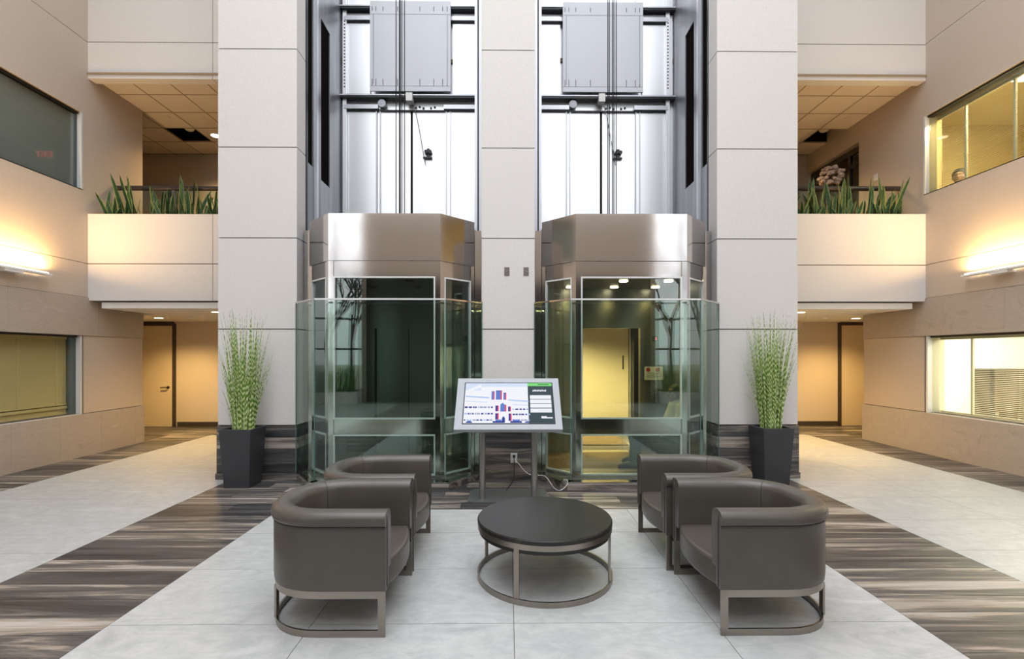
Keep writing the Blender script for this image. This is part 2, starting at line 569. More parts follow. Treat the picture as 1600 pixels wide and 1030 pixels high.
# ------------------------------------------------------------------ offices behind the side windows
def room(s, name, z0, z1, material, label, ym=8.62):
    bm = bmesh.new()
    xa, xb = 6.885, 9.6
    t = .05

    def b(x0, x1, y0, y1, za, zb):
        p, q = s * x0, s * x1
        bx(bm, min(p, q), max(p, q), y0, y1, za, zb)
    b(xa, xb, 3.6, ym, z0 - t, z0); b(xa, xb, 3.6, ym, z1, z1 + t)
    b(xb, xb + t, 3.6, ym, z0, z1); b(xa, xb, 3.55, 3.6, z0, z1); b(xa, xb, ym, ym + t, z0, z1)
    return struct(obj(name, bm, material), label)


room(-1, 'wall_office_lower_left', .02, 2.38, 'room_yellow', 'walls of the office behind the lower left window')
room(-1, 'wall_office_upper_left', 2.95, 5.62, 'shade_grey', 'walls of the dark office behind the upper left window')
room(1, 'wall_office_lower_right', .02, 2.38, 'room_white', 'walls of the bright office behind the lower right window')
room(1, 'wall_office_upper_right', 2.95, 5.70, 'room_yellow', 'yellow walls of the office behind the upper right window')


def blind(name, label, s, y0, y1, z0, z1, material, pitch, tilt, d=.20, width=.025, tapes=()):
    t = thing(name, label, 'blind', (s * (6.6 + d), (y0 + y1) / 2, z0))
    bm = bmesh.new(); z = .03; hy = (y1 - y0) / 2
    while z < z1 - z0 - .03:
        c, sn = math.cos(tilt) * width / 2, math.sin(tilt) * width / 2
        vs = [bm.verts.new(p) for p in ((-c, -hy, z - sn * s), (c, -hy, z + sn * s), (c, hy, z + sn * s), (-c, hy, z - sn * s),
                                        (-c, -hy, z - sn * s + .0012), (c, -hy, z + sn * s + .0012), (c, hy, z + sn * s + .0012), (-c, hy, z - sn * s + .0012))]
        for f in ((0, 3, 2, 1), (4, 5, 6, 7), (0, 1, 5, 4), (1, 2, 6, 5), (2, 3, 7, 6), (3, 0, 4, 7)): bm.faces.new([vs[i] for i in f])
        z += pitch
    o = obj('slats', bm, material, t); o['kind'] = 'stuff'
    box('head_rail', (-.02, .02, -hy, hy, z1 - z0 - .04, z1 - z0), material, t)
    box('bottom_rail', (-.014, .014, -hy, hy, 0, .02), material, t)
    for yy in tapes: box('ladder_tape', (-.016, .016, yy - (y0 + y1) / 2 - .012, yy - (y0 + y1) / 2 + .012, 0, z1 - z0), material, t)
    return t


blind('window_blind', 'closed yellow blind tinted as if lit from inside behind the lower left window', -1, 4.45, 7.46, .80, 1.84, 'blind_lit_yellow', .016, 1.25, tapes=(5.6, 6.72, 7.30))
blind('window_blind', 'yellow strip of blind tinted as if lit from inside under the closed blind, lower left window', -1, 4.45, 7.46, .66, .785, 'blind_lit_yellow', .016, 1.25)
blind('window_blind', 'open cream blind in the brightly lit lower right window', 1, 4.45, 7.56, .67, 1.84, 'blind_cream', .026, .12, tapes=(6.3, 7.05), width=.016)
blind('window_blind', 'open cream blind in the yellow lit upper right window', 1, 4.95, 7.61, 4.13, 5.32, 'blind_cream', .026, .1, tapes=(6.45, 7.15), width=.016)
t = tag(box('roller_shade', (-6.72, -6.712, 4.95, 7.49, 4.10, 5.27), 'shade_grey'), 'grey roller shade drawn down behind the dark upper left window', 'blind')
# lower right office: lit ceiling panels, a dark cabinet
for i, (x, y) in enumerate(((8.0, 7.3), (8.0, 5.6))):
    t = thing('ceiling_light', ('ceiling light over the dark cabinet, lower right office', 'second ceiling light, nearer the camera, lower right office')[i], 'light', (x, y, 2.38))
    box('frame', (-.32, .32, -.62, .62, -.02, 0), 'white_paint', t); box('diffuser', (-.29, .29, -.59, .59, -.026, -.02), 'lamp_office', t)
    lamp('office_light', 'AREA', (0, 0, -.05), 90, (1, .90, .66), size=.55, size_y=1.1, parent=t)
t = thing('cabinet', 'dark brown cabinet seen through the blind of the lower right window', 'cabinet', (8.92, 8.40, .02))
# upper right office
t2 = thing('ceiling_light', 'fluorescent ceiling panel glowing in the upper right office', 'light', (7.42, 6.62, 5.70))
box('frame', (-.32, .32, -.62, .62, -.02, 0), 'white_paint', t2)
for i in range(3):
    box('diffuser', (-.29 + i * .195, -.10 + i * .195, -.59, .59, -.026, -.02), 'lamp_office', t2)
lamp('office_light', 'AREA', (0, 0, -.05), 110, (1, .84, .50), size=.55, size_y=1.1, parent=t2)
box('body', (-.64, .62, -.18, .18, .56, 1.30), 'cabinet_dark', t)
for i in range(3): box('door', (-.63 + i * .42, -.225 + i * .42, -.195, -.18, .58, 1.28), 'cabinet_dark', t)
for x in (-.6, -.16, .16, .58): box('leg', (x - .025, x + .025, -.16, .16, 0, .56), 'cabinet_dark', t)
t = thing('cabinet', 'reddish brown cabinet low in the upper right window', 'cabinet', (7.16, 8.22, 2.95))
box('body', (-.16, .16, -.10, .30, 0, 1.75), 'brown_wood', t); box('door', (-.15, .15, -.115, -.10, .03, 1.72), 'brown_wood', t)

# ------------------------------------------------------------------ wall lights
for s in (-1, 1):
    lab = 'long white wall light washing the %s wall above the stone band' % ('left' if s < 0 else 'right')
    t = thing('wall_light', lab, 'light', (s * 6.60, 6.37, 2.68), group='wall lights')
    sx = lambda d: -s * d

    def eb(d0, d1, y0, y1, z0, z1):
        a, b = sx(d0), sx(d1)
        return (min(a, b), max(a, b), y0, y1, z0, z1)
    box('trough', eb(.045, .125, -.52, .52, 0, .010), 'white_paint', t)
    box('trough_front', eb(.122, .130, -.52, .52, 0, .026), 'white_paint', t)
    box('bracket', eb(0, .125, -.12, .12, -.035, .0), 'white_paint', t)
    bm = bmesh.new(); tube(bm, [(sx(.085), -.50, .032), (sx(.085), .50, .032)], .014, 10)
    obj('lamp_tube', bm, 'lamp_warm', t, True)
    box('lamp_clip', eb(.06, .11, -.11, .11, .05, .056), 'white_paint', t)
    lamp('wall_light_glow', 'AREA', (sx(.085), 0, .065), 56, (1.0, .62, .25), (PI, -s * .25, 0), .05, 1.0, parent=t)

# ------------------------------------------------------------------ piers of the lift core
ZJ = [.675, 1.885, 3.03, 4.17, 5.405, 6.65, 7.9, 9.15, ZT]


def pier(name, x0, x1, y1, label, wains=True):
    bm = bmesh.new(); bx(bm, x0 + .012, x1 - .012, YP + .012, y1, 0, ZT)
    p = struct(obj(name, bm, 'joint'), label)
    for a, b in zip(ZJ, ZJ[1:]):
        piece('wall_panel', (x0, x1, YP, y1, a + .006, b - .006), 'panel_white', p)
    # wood wainscot planks round the foot
    zz = [.012, .20, .385, .525, .668]
    for a, b in zip(zz, zz[1:]):
        piece('wainscot_plank', (x0 - .012, x1 + .012, YP - .012, y1 - .002, a + .001, b - .001), 'wood_plank', p)
    piece('base_board', (x0 - .02, x1 + .02, YP - .028, YP - .012, 0, .075), 'wood_plank', p)
    return p


PXL = (XC0 - 3.64, XC0 - 2.655); PXC = (XC0 - .335, XC0 + .335); PXR = (XC0 + 2.645, XC0 + 3.67)
pier('wall_pier_left', *PXL, 6.36, 'tall pale panelled pier beside the left lift')
pier('wall_pier_center', *PXC, 6.36, 'slim pale panelled pier between the two lifts')
pier('wall_pier_right', *PXR, 6.36, 'tall pale panelled pier beside the right lift')


# ------------------------------------------------------------------ lift shafts
def shaft(s):
    """s = -1 left shaft, +1 right; outer steel wall on the far side from the centre pier"""
    cx = XC0 + s * 1.495
    side = 'left' if s < 0 else 'right'
    xo = cx + s * 1.165                     # outer wall face
    e = struct(thing('wall_shaft_' + side, side + ' lift shaft of steel', 'wall'), side + ' lift shaft lined with steel sheets', 'wall')

    def sb(d0, d1, y0, y1, z0, z1):        # d measured outward from the inner face of the outer wall
        a, b = xo + s * d0, xo + s * d1
        return (min(a, b), max(a, b), y0, y1, z0, z1)
    # solid block behind the pier (outer wall of the shaft) with two shallow upright openings, their dark depth painted black
    bm = bmesh.new(); bx(bm, *sb(.016, .98, 6.36, 7.95, 0, ZT)); obj('shaft_core', bm, 'painted_dark', e)
    for (y0, y1, z0, z1) in ((6.36, 6.42, 0, ZT), (6.62, 6.90, 0, ZT), (7.24, 7.80, 0, ZT), (6.42, 6.62, 0, 4.12), (6.90, 7.24, 0, 4.05), (6.90, 7.24, 6.35, ZT)):
        box('steel_sheet', sb(0, .016, y0, y1, z0, z1), 'shaft_steel', e)
    box('steel_post', sb(-.035, 0, 6.66, 6.72, 2.2, ZT), 'shaft_grey', e)
    box('steel_post', sb(-.02, 0, 6.36, 6.40, 2.2, ZT), 'dark_metal', e)
    # inner channel beside the centre pier
    xi = cx - s * 1.165
    for (a0, a1, y0, y1, mt) in ((.0, .055, 6.365, 6.44, 'shaft_grey'), (.055, .075, 6.40, 6.48, 'dark_metal'), (.075, .11, 6.37, 6.43, 'shaft_grey')):
        a, b = xi + s * a0, xi + s * a1
        box('guide_channel', (min(a, b), max(a, b), y0, y1, 0, ZT), mt, e)
    a, b = xi - s * .32, xi
    box('steel_sheet', (min(a, b), max(a, b), 6.37, 7.8, 0, ZT), 'shaft_grey', e)
    # back of the shaft: landing door leaves, beams, sheets
    x0, x1 = cx - 1.165, cx + 1.165
    YK = 7.76
    dx = cx + (-.05 if s < 0 else .0)
    if s < 0:
        box('back_sheet', (x0, x1, YK + .04, YK + .12, 0, 2.6), 'shaft_grey', e)
    else:
        box('back_sheet', (x0, .97, YK + .04, YK + .12, 0, 2.6), 'shaft_grey', e)
        box('back_sheet', (1.95, x1, YK + .04, YK + .12, 0, 2.6), 'shaft_grey', e)
        box('back_sheet', (.97, 1.95, YK + .04, YK + .12, 1.99, 2.6), 'shaft_grey', e)
    box('back_sheet', (x0, x1, YK + .04, YK + .12, 2.6, ZT), 'shaft_white', e)
    for (u0, u1, dy) in ((-1.06, -.555, 0), (-.545, -.018, .008), (.018, .545, .008), (.555, 1.06, 0)):
        box('landing_door_leaf', (dx + u0, dx + u1, YK + dy, YK + .03, 2.7, 5.48), 'shaft_white', e)
        box('landing_door_leaf', (dx + u0, dx + u1, YK + dy, YK + .03, 7.16, 9.5), 'shaft_white', e)
    box('door_gap', (dx - .017, dx + .017, YK + .02, YK + .035, 2.7, 5.5), 'painted_dark', e)
    for u in (-.56, -.50, .555, .62):
        box('stiffener', (dx + u - .008, dx + u + .008, YK - .02, YK, 2.7, 5.46), 'shaft_grey', e)
    for u in (-1.085, 1.03):
        box('angle_post', (dx + u, dx + u + .06, YK - .05, YK - .02, 2.7, ZT), 'shaft_white', e)
        for k in range(22):
            zz = 5.82 + k * .052
            box('slot', (dx + u + .02, dx + u + .04, YK - .053, YK - .049, zz, zz + .018), 'dark_metal', e)
    for z in (5.62, 7.03):
        box('beam', (x0, x1, YK - .10, YK + .02, z + .015, z + .045), 'dark_metal', e)
        box('beam', (x0, x1, YK - .11, YK + .02, z + .045, z + .062), 'shaft_grey', e)
        box('door_header_rail', (dx - 1.06, dx - .52, YK - .06, YK, z - .14, z - .075), 'shaft_grey', e)
        box('door_header_rail', (dx + .52, dx + 1.06, YK - .06, YK, z - .14, z - .075), 'shaft_grey', e)
        box('header_shadow_strip', (dx - 1.06, dx + 1.06, YK - .03, YK, z - .16, z - .145), 'dark_metal', e)
    # fascia plate with slots
    p = box('fascia_plate', (dx - .63, dx + .64, YK - .13, YK - .11, 5.72, 7.14), 'fascia_grey', e)
    for zz in (5.80, 6.98):
        for u in (-.60, -.54, -.43, -.20, .15, .37, .51, .58):
            box('slot', (u - .004, u + .004, -.014, -.009, zz - 6.43, zz - 6.43 + (.11 if zz < 6 else .07)), 'dark_metal', p)
    for zz in (5.80, 6.93): box('fold', (-.63, .63, -.013, -.009, zz - 6.43, zz - 6.43 + .004), 'shaft_steel', p)
    for u in (-.585, .575): box('fold', (u, u + .012, -.016, -.009, -.60, .50), 'shaft_steel', p)
    box('sheet_side', (x0 + .02, dx - .66, YK - .01, YK + .03, 5.74, 7.02), 'shaft_white', e)
    box('sheet_side', (dx + .66, x1 - .02, YK - .01, YK + .03, 5.74, 7.02), 'shaft_white', e)
    # small devices on the door header
    bm = bmesh.new(); tube(bm, [(dx - .46, YK - .07, 5.56), (dx - .46, YK - .01, 5.56)], .062, 20); o = obj('door_pulley', bm, 'shaft_steel', e); shade_auto(o)
    box('switch_box', (dx - .065, dx + .04, YK - .15, YK - .02, 5.56, 5.69), 'white_paint', e, .006)
    bm = bmesh.new(); tube(bm, [(dx + .04, YK - .03, 5.55), (dx + .10, YK - .03, 5.30), (dx + .225, YK - .03, 4.60)], .006, 6); obj('release_rod', bm, 'shaft_steel', e)
    bm = bmesh.new()
    for u in (.24, .30): tube(bm, [(dx + u, YK - .06, 4.80), (dx + u, YK - .005, 4.80)], .03, 12)
    bx(bm, dx + .19, dx + .33, YK - .04, YK - .005, 4.70, 4.725); bx(bm, dx + .25, dx + .29, YK - .03, YK - .005, 4.725, 4.86)
    obj('door_lock', bm, 'dark_metal', e)
    bm = bmesh.new()
    for u in (.06, .12, .18, .30, .36): bx(bm, dx + u, dx + u + .03, YK - .04, YK - .01, 5.50 + .012 * math.sin(u * 60), 5.525 + .012 * math.sin(u * 60))
    obj('latch_row', bm, 'dark_metal', e)
    # hoist ropes
    for k in range(5):
        bm = bmesh.new(); tube(bm, [(0, 0, 0), (0, 0, ZT - 3.3)], .0068, 8)
        o = obj('hoist_rope', bm, 'cable_black', None, True)
        xx = (-1.63, -1.587, -1.570, -1.552, -1.51)[k] if s < 0 else (1.40, 1.425, 1.465, 1.49, 1.52)[k]
        o.location = (xx, 6.92 + .02 * (k % 2), 3.28)
        tag(o, ('leftmost', 'second from the left', 'middle one', 'second from the right', 'rightmost')[k] + ' of the five hoist ropes above the %s lift' % ('unlit' if s < 0 else 'lit'), 'rope', 'hoist ropes of the %s lift' % side)
        if s < 0:
            b2 = bmesh.new(); tube(b2, [(0, 0, .0), (0, 0, .10)], .016, 8); tube(b2, [(0, 0, .16), (0, 0, .30)], .013, 8)
            obj('rope_socket', b2, 'dark_metal', o)
    return e


shaft(-1); shaft(1)


# ------------------------------------------------------------------ lift cabs
def facet(bm, a, b, z0, z1, t=.02, inset=0.0):
    """upright slab from plan point a to b (outer face on the line), thickness t inward"""
    a, b = Vector(a), Vector(b); d = (b - a).normalized(); n = Vector((-d.y, d.x))   # inward normal for points running left to right
    a2, b2 = a + d * inset, b - d * inset
    prism(bm, [tuple(a2), tuple(b2), tuple(b2 + n * t), tuple(a2 + n * t)], z0, z1)


def pane_frame(bm, a, b, z0, z1, w=.018, t=.03):
    a, b = Vector(a), Vector(b); d = (b - a).normalized()
    facet(bm, a, a + d * w, z0, z1, t); facet(bm, b - d * w, b, z0, z1, t)
    facet(bm, a + d * w, b - d * w, z0, z0 + w, t); facet(bm, a + d * w, b - d * w, z1 - w, z1, t)


def cab(s):
    cx = XC0 + s * 1.495
    lit = s > 0
    lab = ('lit glass lift with its door open and a person seated inside' if lit else 'unlit glass lift with closed steel doors')
    e = thing('elevator_cab', lab, 'elevator', (cx, 0, 0))
    Yf, Yd, Yb = 5.85, 6.24, 7.62
    P = [(-1.06, Yd), (-.675, Yf), (.675, Yf), (1.06, Yd)]
    runs = list(zip(P, P[1:]))
    # stainless hood
    for i, (a, b) in enumerate(runs):
        bm = bmesh.new(); facet(bm, a, b, 2.70, 3.27, .03); obj('hood_panel', bm, 'stainless', e)
        d = (Vector(b) - Vector(a)).normalized(); pw = .062
        A, B = Vector(a) + d * pw, Vector(b) - d * pw
        n = Vector((-d.y, d.x)) * .012
        bm = bmesh.new(); facet(bm, A + n, B + n, 2.51, 2.695, .03); obj('top_rail', bm, 'stainless', e)
        bm = bmesh.new(); facet(bm, A + n, B + n, .60, .78, .03); obj('mid_rail', bm, 'stainless', e)
        bm = bmesh.new(); facet(bm, A + n, B + n, .03, .10, .03); obj('bottom_rail', bm, 'stainless', e)
        for z0, z1 in ((.78, 2.51), (.10, .60)):
            bm = bmesh.new(); pane_frame(bm, A - n * .3, B - n * .3, z0 + .002, z1 - .002); obj('pane_frame', bm, 'trim_white', e)
            bm = bmesh.new(); facet(bm, A + n * 1.6, B + n * 1.6, z0 + .01, z1 - .01, .008, .015); obj('pane', bm, 'glass_cab', e)
    # corner posts
    for (p, q) in ((P[1], -1), (P[2], 1)):
        for (u, v) in (((p[0] - q * .062, p[1]), p), (p, (p[0] + q * .044, p[1] + .044))):
            a, b = (u, v) if u[0] < v[0] else (v, u)
            bm = bmesh.new(); facet(bm, a, b, .03, 2.695, .035); obj('corner_post', bm, 'stainless', e)
    for q in (-1, 1):
        x0, x1 = sorted((q * 1.016, q * 1.06))
        bm = bmesh.new(); prism(bm, [(x0, Yd - .03), (x1, Yd - .03), (x1, Yd + .02), (x0, Yd + .02)], .03, 2.695); obj('rear_post', bm, 'stainless', e)
        x0, x1 = sorted((q * 1.064, q * 1.145))
        box('side_flange', (x0, x1, Yd + .03, Yd + .07, .03, 3.17), 'stainless', e)
        x0, x1 = sorted((q * 1.03, q * 1.06))
        box('side_wall', (x0, x1, Yd + .02, Yb, .0, 3.2), 'stainless_dark', e)
    plan = [(-1.03, Yd + .02), (-.66, Yf + .04), (.66, Yf + .04), (1.03, Yd + .02), (1.03, Yb), (-1.03, Yb)]
    bm = bmesh.new(); prism(bm, plan, .01, .03); obj('cab_floor', bm, 'carpet', e)
    bm = bmesh.new(); prism(bm, plan, 2.60, 2.66); obj('cab_ceiling', bm, 'stainless_dark', e)
    bm = bmesh.new(); prism(bm, plan, 3.18, 3.22); obj('cab_roof', bm, 'shaft_steel', e)
    # rear wall
    ox0, ox1 = .97 - 1.465, 1.95 - 1.465
    box('header', (-1.03, 1.03, Yb - .02, Yb + .03, 1.98, 2.60), 'stainless_dark', e)
    if lit:
        box('return_panel', (-1.03, ox0, Yb - .02, Yb + .03, .03, 1.98), 'stainless_dark', e)
        box('return_panel', (ox1 + .10, 1.03, Yb - .02, Yb + .03, .03, 1.98), 'stainless_dark', e)
        box('door_jamb', (ox1, ox1 + .07, Yb - .03, Yb + .05, .03, 1.98), 'dark_metal', e)
        box('door_edge', (ox1 + .07, ox1 + .10, Yb - .025, Yb + .03, .03, 1.98), 'door_beige', e)
        box('door_sill', (ox0, ox1, Yb - .02, Yb + .14, .0, .034), 'chrome', e)
    else:
        for (u0, u1) in ((-1.03, -.60), (-.565, -.075), (-.06, .60), (.61, 1.03)):
            box('door_leaf', (u0, u1, Yb - .02 + (.012 if -.6 < u0 < .5 else 0), Yb + .03, .03, 1.98), 'stainless_dark', e)
        box('door_gap', (-.60, -.565, Yb, Yb + .03, .03, 1.98), 'painted_dark', e)
        box('door_gap', (-.075, -.06, Yb, Yb + .03, .03, 1.98), 'painted_dark', e)
    # car operating panel with buttons
    px = .66
    cp = box('control_panel', (px, px + .26, Yb - .032, Yb - .02, .55, 1.92), 'stainless_dark', e)
    zc = (.55 + 1.92) / 2
    box('display', (-.02, .07, -.012, -.006, 1.78 - zc, 1.86 - zc), 'bezel_black', cp)
    if lit: box('floor_number', (.035, .05, -.0135, -.0118, 1.795 - zc, 1.845 - zc), 'red_led', cp)
    for r in range(6):
        for c2 in range(2):
            bm = bmesh.new(); tube(bm, [(.0 + c2 * .055 - .03, -.012, 1.12 - zc - r * .06), (.0 + c2 * .055 - .03, -.004, 1.12 - zc - r * .06)], .013, 12)
            obj('button', bm, 'chrome', cp)
    # ceiling downlights
    for (x, y) in ((-.55, 7.35), (.12, 7.35), (.75, 7.35), (.12, 6.75), (-.55, 6.75), (.75, 6.75)):
        bm = bmesh.new(); lathe(bm, [(.062, 0), (.062, .012)], 20, (x, y, 2.585)); d = obj('downlight', bm, 'lamp_warm' if lit else 'lamp_off', e)
        if lit: lamp('cab_light', 'SPOT', (x, y, 2.57), 30, (1, .66, .24), (0, 0, 0), .05, spot=2.3, parent=e)
    # side handrail
    bm = bmesh.new(); tube(bm, [(-1.0, Yd + .15, .92), (-1.0, Yb - .1, .92)], .018, 8); obj('handrail', bm, 'chrome', e, True)
    return e


cab(-1); cab(1)


def enclosure(s):
    cx = XC0 + s * 1.495
    side = 'left' if s < 0 else 'right'
    e = thing('glass_enclosure', 'waist to head high green glass screen around the %s lift' % ('unlit' if s < 0 else 'lit'), 'glass screen', (cx, 0, 0))
    P = [(-1.165, 6.085), (-.765, 5.66), (.765, 5.66), (1.165, 6.085)]
    for a, b in zip(P, P[1:]):
        bm = bmesh.new(); facet(bm, a, b, .085, 2.205, .012, .003); obj('pane', bm, 'glass_green', e)
        bm = bmesh.new(); d = (Vector(b) - Vector(a)).normalized(); n = Vector((-d.y, d.x))
        facet(bm, Vector(a) - n * .009, Vector(b) - n * .009, 2.203, 2.222, .03); obj('top_cap', bm, 'trim_white' if a[1] == b[1] else 'stainless', e)
    for p in P:
        box('glass_edge', (p[0] - .004, p[0] + .004, p[1] - .006, p[1] + .008, .085, 2.203), 'glass_edge', e)
    K = [(-1.19, 6.06), (-1.17, 6.03), (-.81, 5.565), (.81, 5.565), (1.17, 6.03), (1.19, 6.06)]
    bm = bmesh.new(); prism(bm, [(-1.13, 6.04), (-.81, 5.565), (.81, 5.565), (1.13, 6.04), (1.13, 6.36), (-1.13, 6.36)], 0, .065); obj('kerb', bm, 'wood_plank', e)
    Q = [(-1.12, 6.04), (-.80, 5.58), (.80, 5.58), (1.12, 6.04)]
    for a, b in zip(Q, Q[1:]):
        bm = bmesh.new(); facet(bm, a, b, .065, .088, .10); obj('kerb_channel', bm, 'chrome', e)
    return e


enclosure(-1); enclosure(1)

# ------------------------------------------------------------------ back of house: corridors, balconies, ceilings
bm = bmesh.new(); bx(bm, -9.6, 9.6, 10.66, 10.80, 0, ZT)
back = struct(obj('wall_back', bm, 'corridor_wall'), 'warm lit corridor wall behind the lifts', 'wall')
for s in (-1, 1):
    a, b = sorted((s * 9.45, s * 9.6)); side = 'left' if s < 0 else 'right'
    bm = bmesh.new(); bx(bm, a, b, 8.6, 10.66, 0, 6.2); struct(obj('wall_corridor_end_' + side, bm, 'corridor_wall'), 'end wall of the %s corridor' % side)
    a, b = sorted((s * 3.0, s * 7.27)); bm = bmesh.new(); bx(bm, a, b, 10.645, 10.66, 0, .10)
    struct(obj('baseboard_' + side, bm, 'door_frame'), 'dark baseboard of the %s corridor' % side, 'baseboard')
    # back of the side-wall block (corridor side)
    a, b = sorted((s * 6.9, s * 9.6)); bm = bmesh.new(); bx(bm, a, b, 8.68 if s < 0 else 8.68, 8.75 if s < 0 else 8.95, 0, ZT)
    struct(obj('wall_corridor_front_' + side, bm, 'corridor_wall'), 'near wall of the %s corridor' % side)

# lobby back wall panels behind lifts (yellow door seen through the open lift)
def door(name, x0, x1, z1, y, label, material='door_beige', hs=1, handle=True, z0=0.0):
    d = struct(thing(name, label, 'door', ((x0 + x1) / 2, y, z0)), label, 'door')
    w = (x1 - x0) / 2
    box('door_leaf', (-w, w, -.045, 0, .005, z1 - z0), material, d)
    box('door_frame', (-w - .05, -w - .003, -.06, 0, 0, z1 - z0 + .06), 'door_frame', d)
    box('door_frame', (w + .003, w + .05, -.06, 0, 0, z1 - z0 + .06), 'door_frame', d)
    box('door_frame', (-w - .003, w + .003, -.06, 0, z1 - z0 + .003, z1 - z0 + .10), 'door_frame', d)
    if handle:
        hx = hs * (w - .09)
        bm = bmesh.new(); tube(bm, [(hx, -.045, .86), (hx, -.10, .86), (hx - hs * .02, -.105, .86), (hx - hs * .13, -.105, .86)], .011, 8)
        tube(bm, [(hx, -.045, .86), (hx, -.055, .86)], .03, 14)
        obj('door_handle', bm, 'dark_metal', d, True)
    return d


door('door_1', -8.25, -7.35, 2.20, 10.66, 'beige door with lever handle at the end of the left corridor', hs=1)
door('door_2', 7.33, 8.25, 2.22, 10.66, 'beige door at the end of the right corridor', handle=False)
door('door_3', .85, 2.62, 2.20, 10.66, 'yellow lit door seen through the open lift', handle=False)
box('pull_plate', (.75, .78, -.055, -.045, 1.25, 1.55), 'dark_metal', bpy.data.objects['door_3'])
door('door_4', -8.3, -7.45, 5.15, 10.66, 'door in the dim upper left corridor', hs=1, z0=2.95)
t = tag(box('door_mat', (.75, 2.05, 8.35, 9.35, .0, .012), 'mat_brown'), 'brown door mat beyond the open lift', 'mat')

# first floor ceilings (low soffit), slabs
for s in (-1, 1):
    side = 'left' if s < 0 else 'right'
    bm = bmesh.new()
    a, b = sorted((s * 3.6, s * 6.42)); bx(bm, a, b, 7.66, 8.78, 2.295, 2.39)
    a, b = sorted((s * .0, s * 9.6)); bx(bm, a, b, 8.78, 10.66, 2.295, 2.39)
    if True:
        a, b = sorted((s * .0, s * 3.6)); bx(bm, a, b, 7.95, 8.78, 2.295, 2.39)
    c = struct(obj('ceiling_soffit_' + side, bm, 'plaster'), 'low plaster ceiling under the %s balcony' % side, 'ceiling')
    bm = bmesh.new()
    a, b = sorted((s * 3.6, s * 6.62)); bx(bm, a, b, 7.70, 8.2, 2.40, 2.95)
    a, b = sorted((s * .0, s * 9.6)); bx(bm, a, b, 8.2, 10.66, 2.40, 2.95)
    struct(obj('floor_balcony_' + side, bm, 'core'), 'upper floor slab of the %s balcony' % side, 'floor')
    # downlights in soffit
    for i, (x, y) in enumerate(((6.85, 9.5), (4.95, 8.2), (4.2, 9.6))):
        wh = ('near the beige door', 'at the soffit edge beside the pier', 'deep behind the pier')[i]
        t = thing('downlight', 'round recessed downlight in the low %s ceiling, %s' % (side, wh), 'light', (s * x, y, 2.295), group='soffit downlights')
        bm = bmesh.new(); lathe(bm, [(.085, -.008), (.085, 0)], 24); obj('ring', bm, 'white_paint', t)
        bm = bmesh.new(); lathe(bm, [(.07, -.011), (.07, -.008)], 24); obj('lens', bm, 'lamp_warm', t)
        lamp('downlight_beam', 'SPOT', (0, 0, -.03), (300, 130, 150)[i], WARM, (0, 0, 0), .07, spot=2.5, parent=t, blend=.8)
    bm = bmesh.new(); lathe(bm, [(.05, -.03), (.055, 0)], 20); o = obj('smoke_detector', bm, 'white_plastic'); o.location = (s * 6.1, 9.3, 2.295)
    tag(o, 'small round smoke detector on the low %s ceiling' % side, 'detector')
    bm = bmesh.new(); bx(bm, -.07, .07, -.07, .07, -.02, 0); lathe(bm, [(.045, -.03), (.06, -.02)], 16)
    o = obj('ceiling_speaker', bm, 'blind_cream'); o.location = (s * 5.75, 9.9, 2.295)
    tag(o, 'square beige fitting on the low %s ceiling' % side, 'ceiling fitting')
# lift lobby lights
for i, (x, y) in enumerate(((1.4, 9.5), (2.6, 9.0), (.4, 9.0))):
    t = thing('downlight', ('lobby downlight straight behind the open lift', 'lobby downlight beyond the right edge of the open lift', 'lobby downlight beyond the left edge of the open lift')[i], 'light', (x, y, 2.295), group='lift lobby downlights')
    bm = bmesh.new(); lathe(bm, [(.07, -.011), (.07, 0)], 24); obj('lens', bm, 'lamp_warm', t)
    lamp('downlight_beam', 'SPOT', (0, 0, -.03), 800, (1, .70, .32), (0, 0, 0), .07, spot=2.6, parent=t, blend=.9)

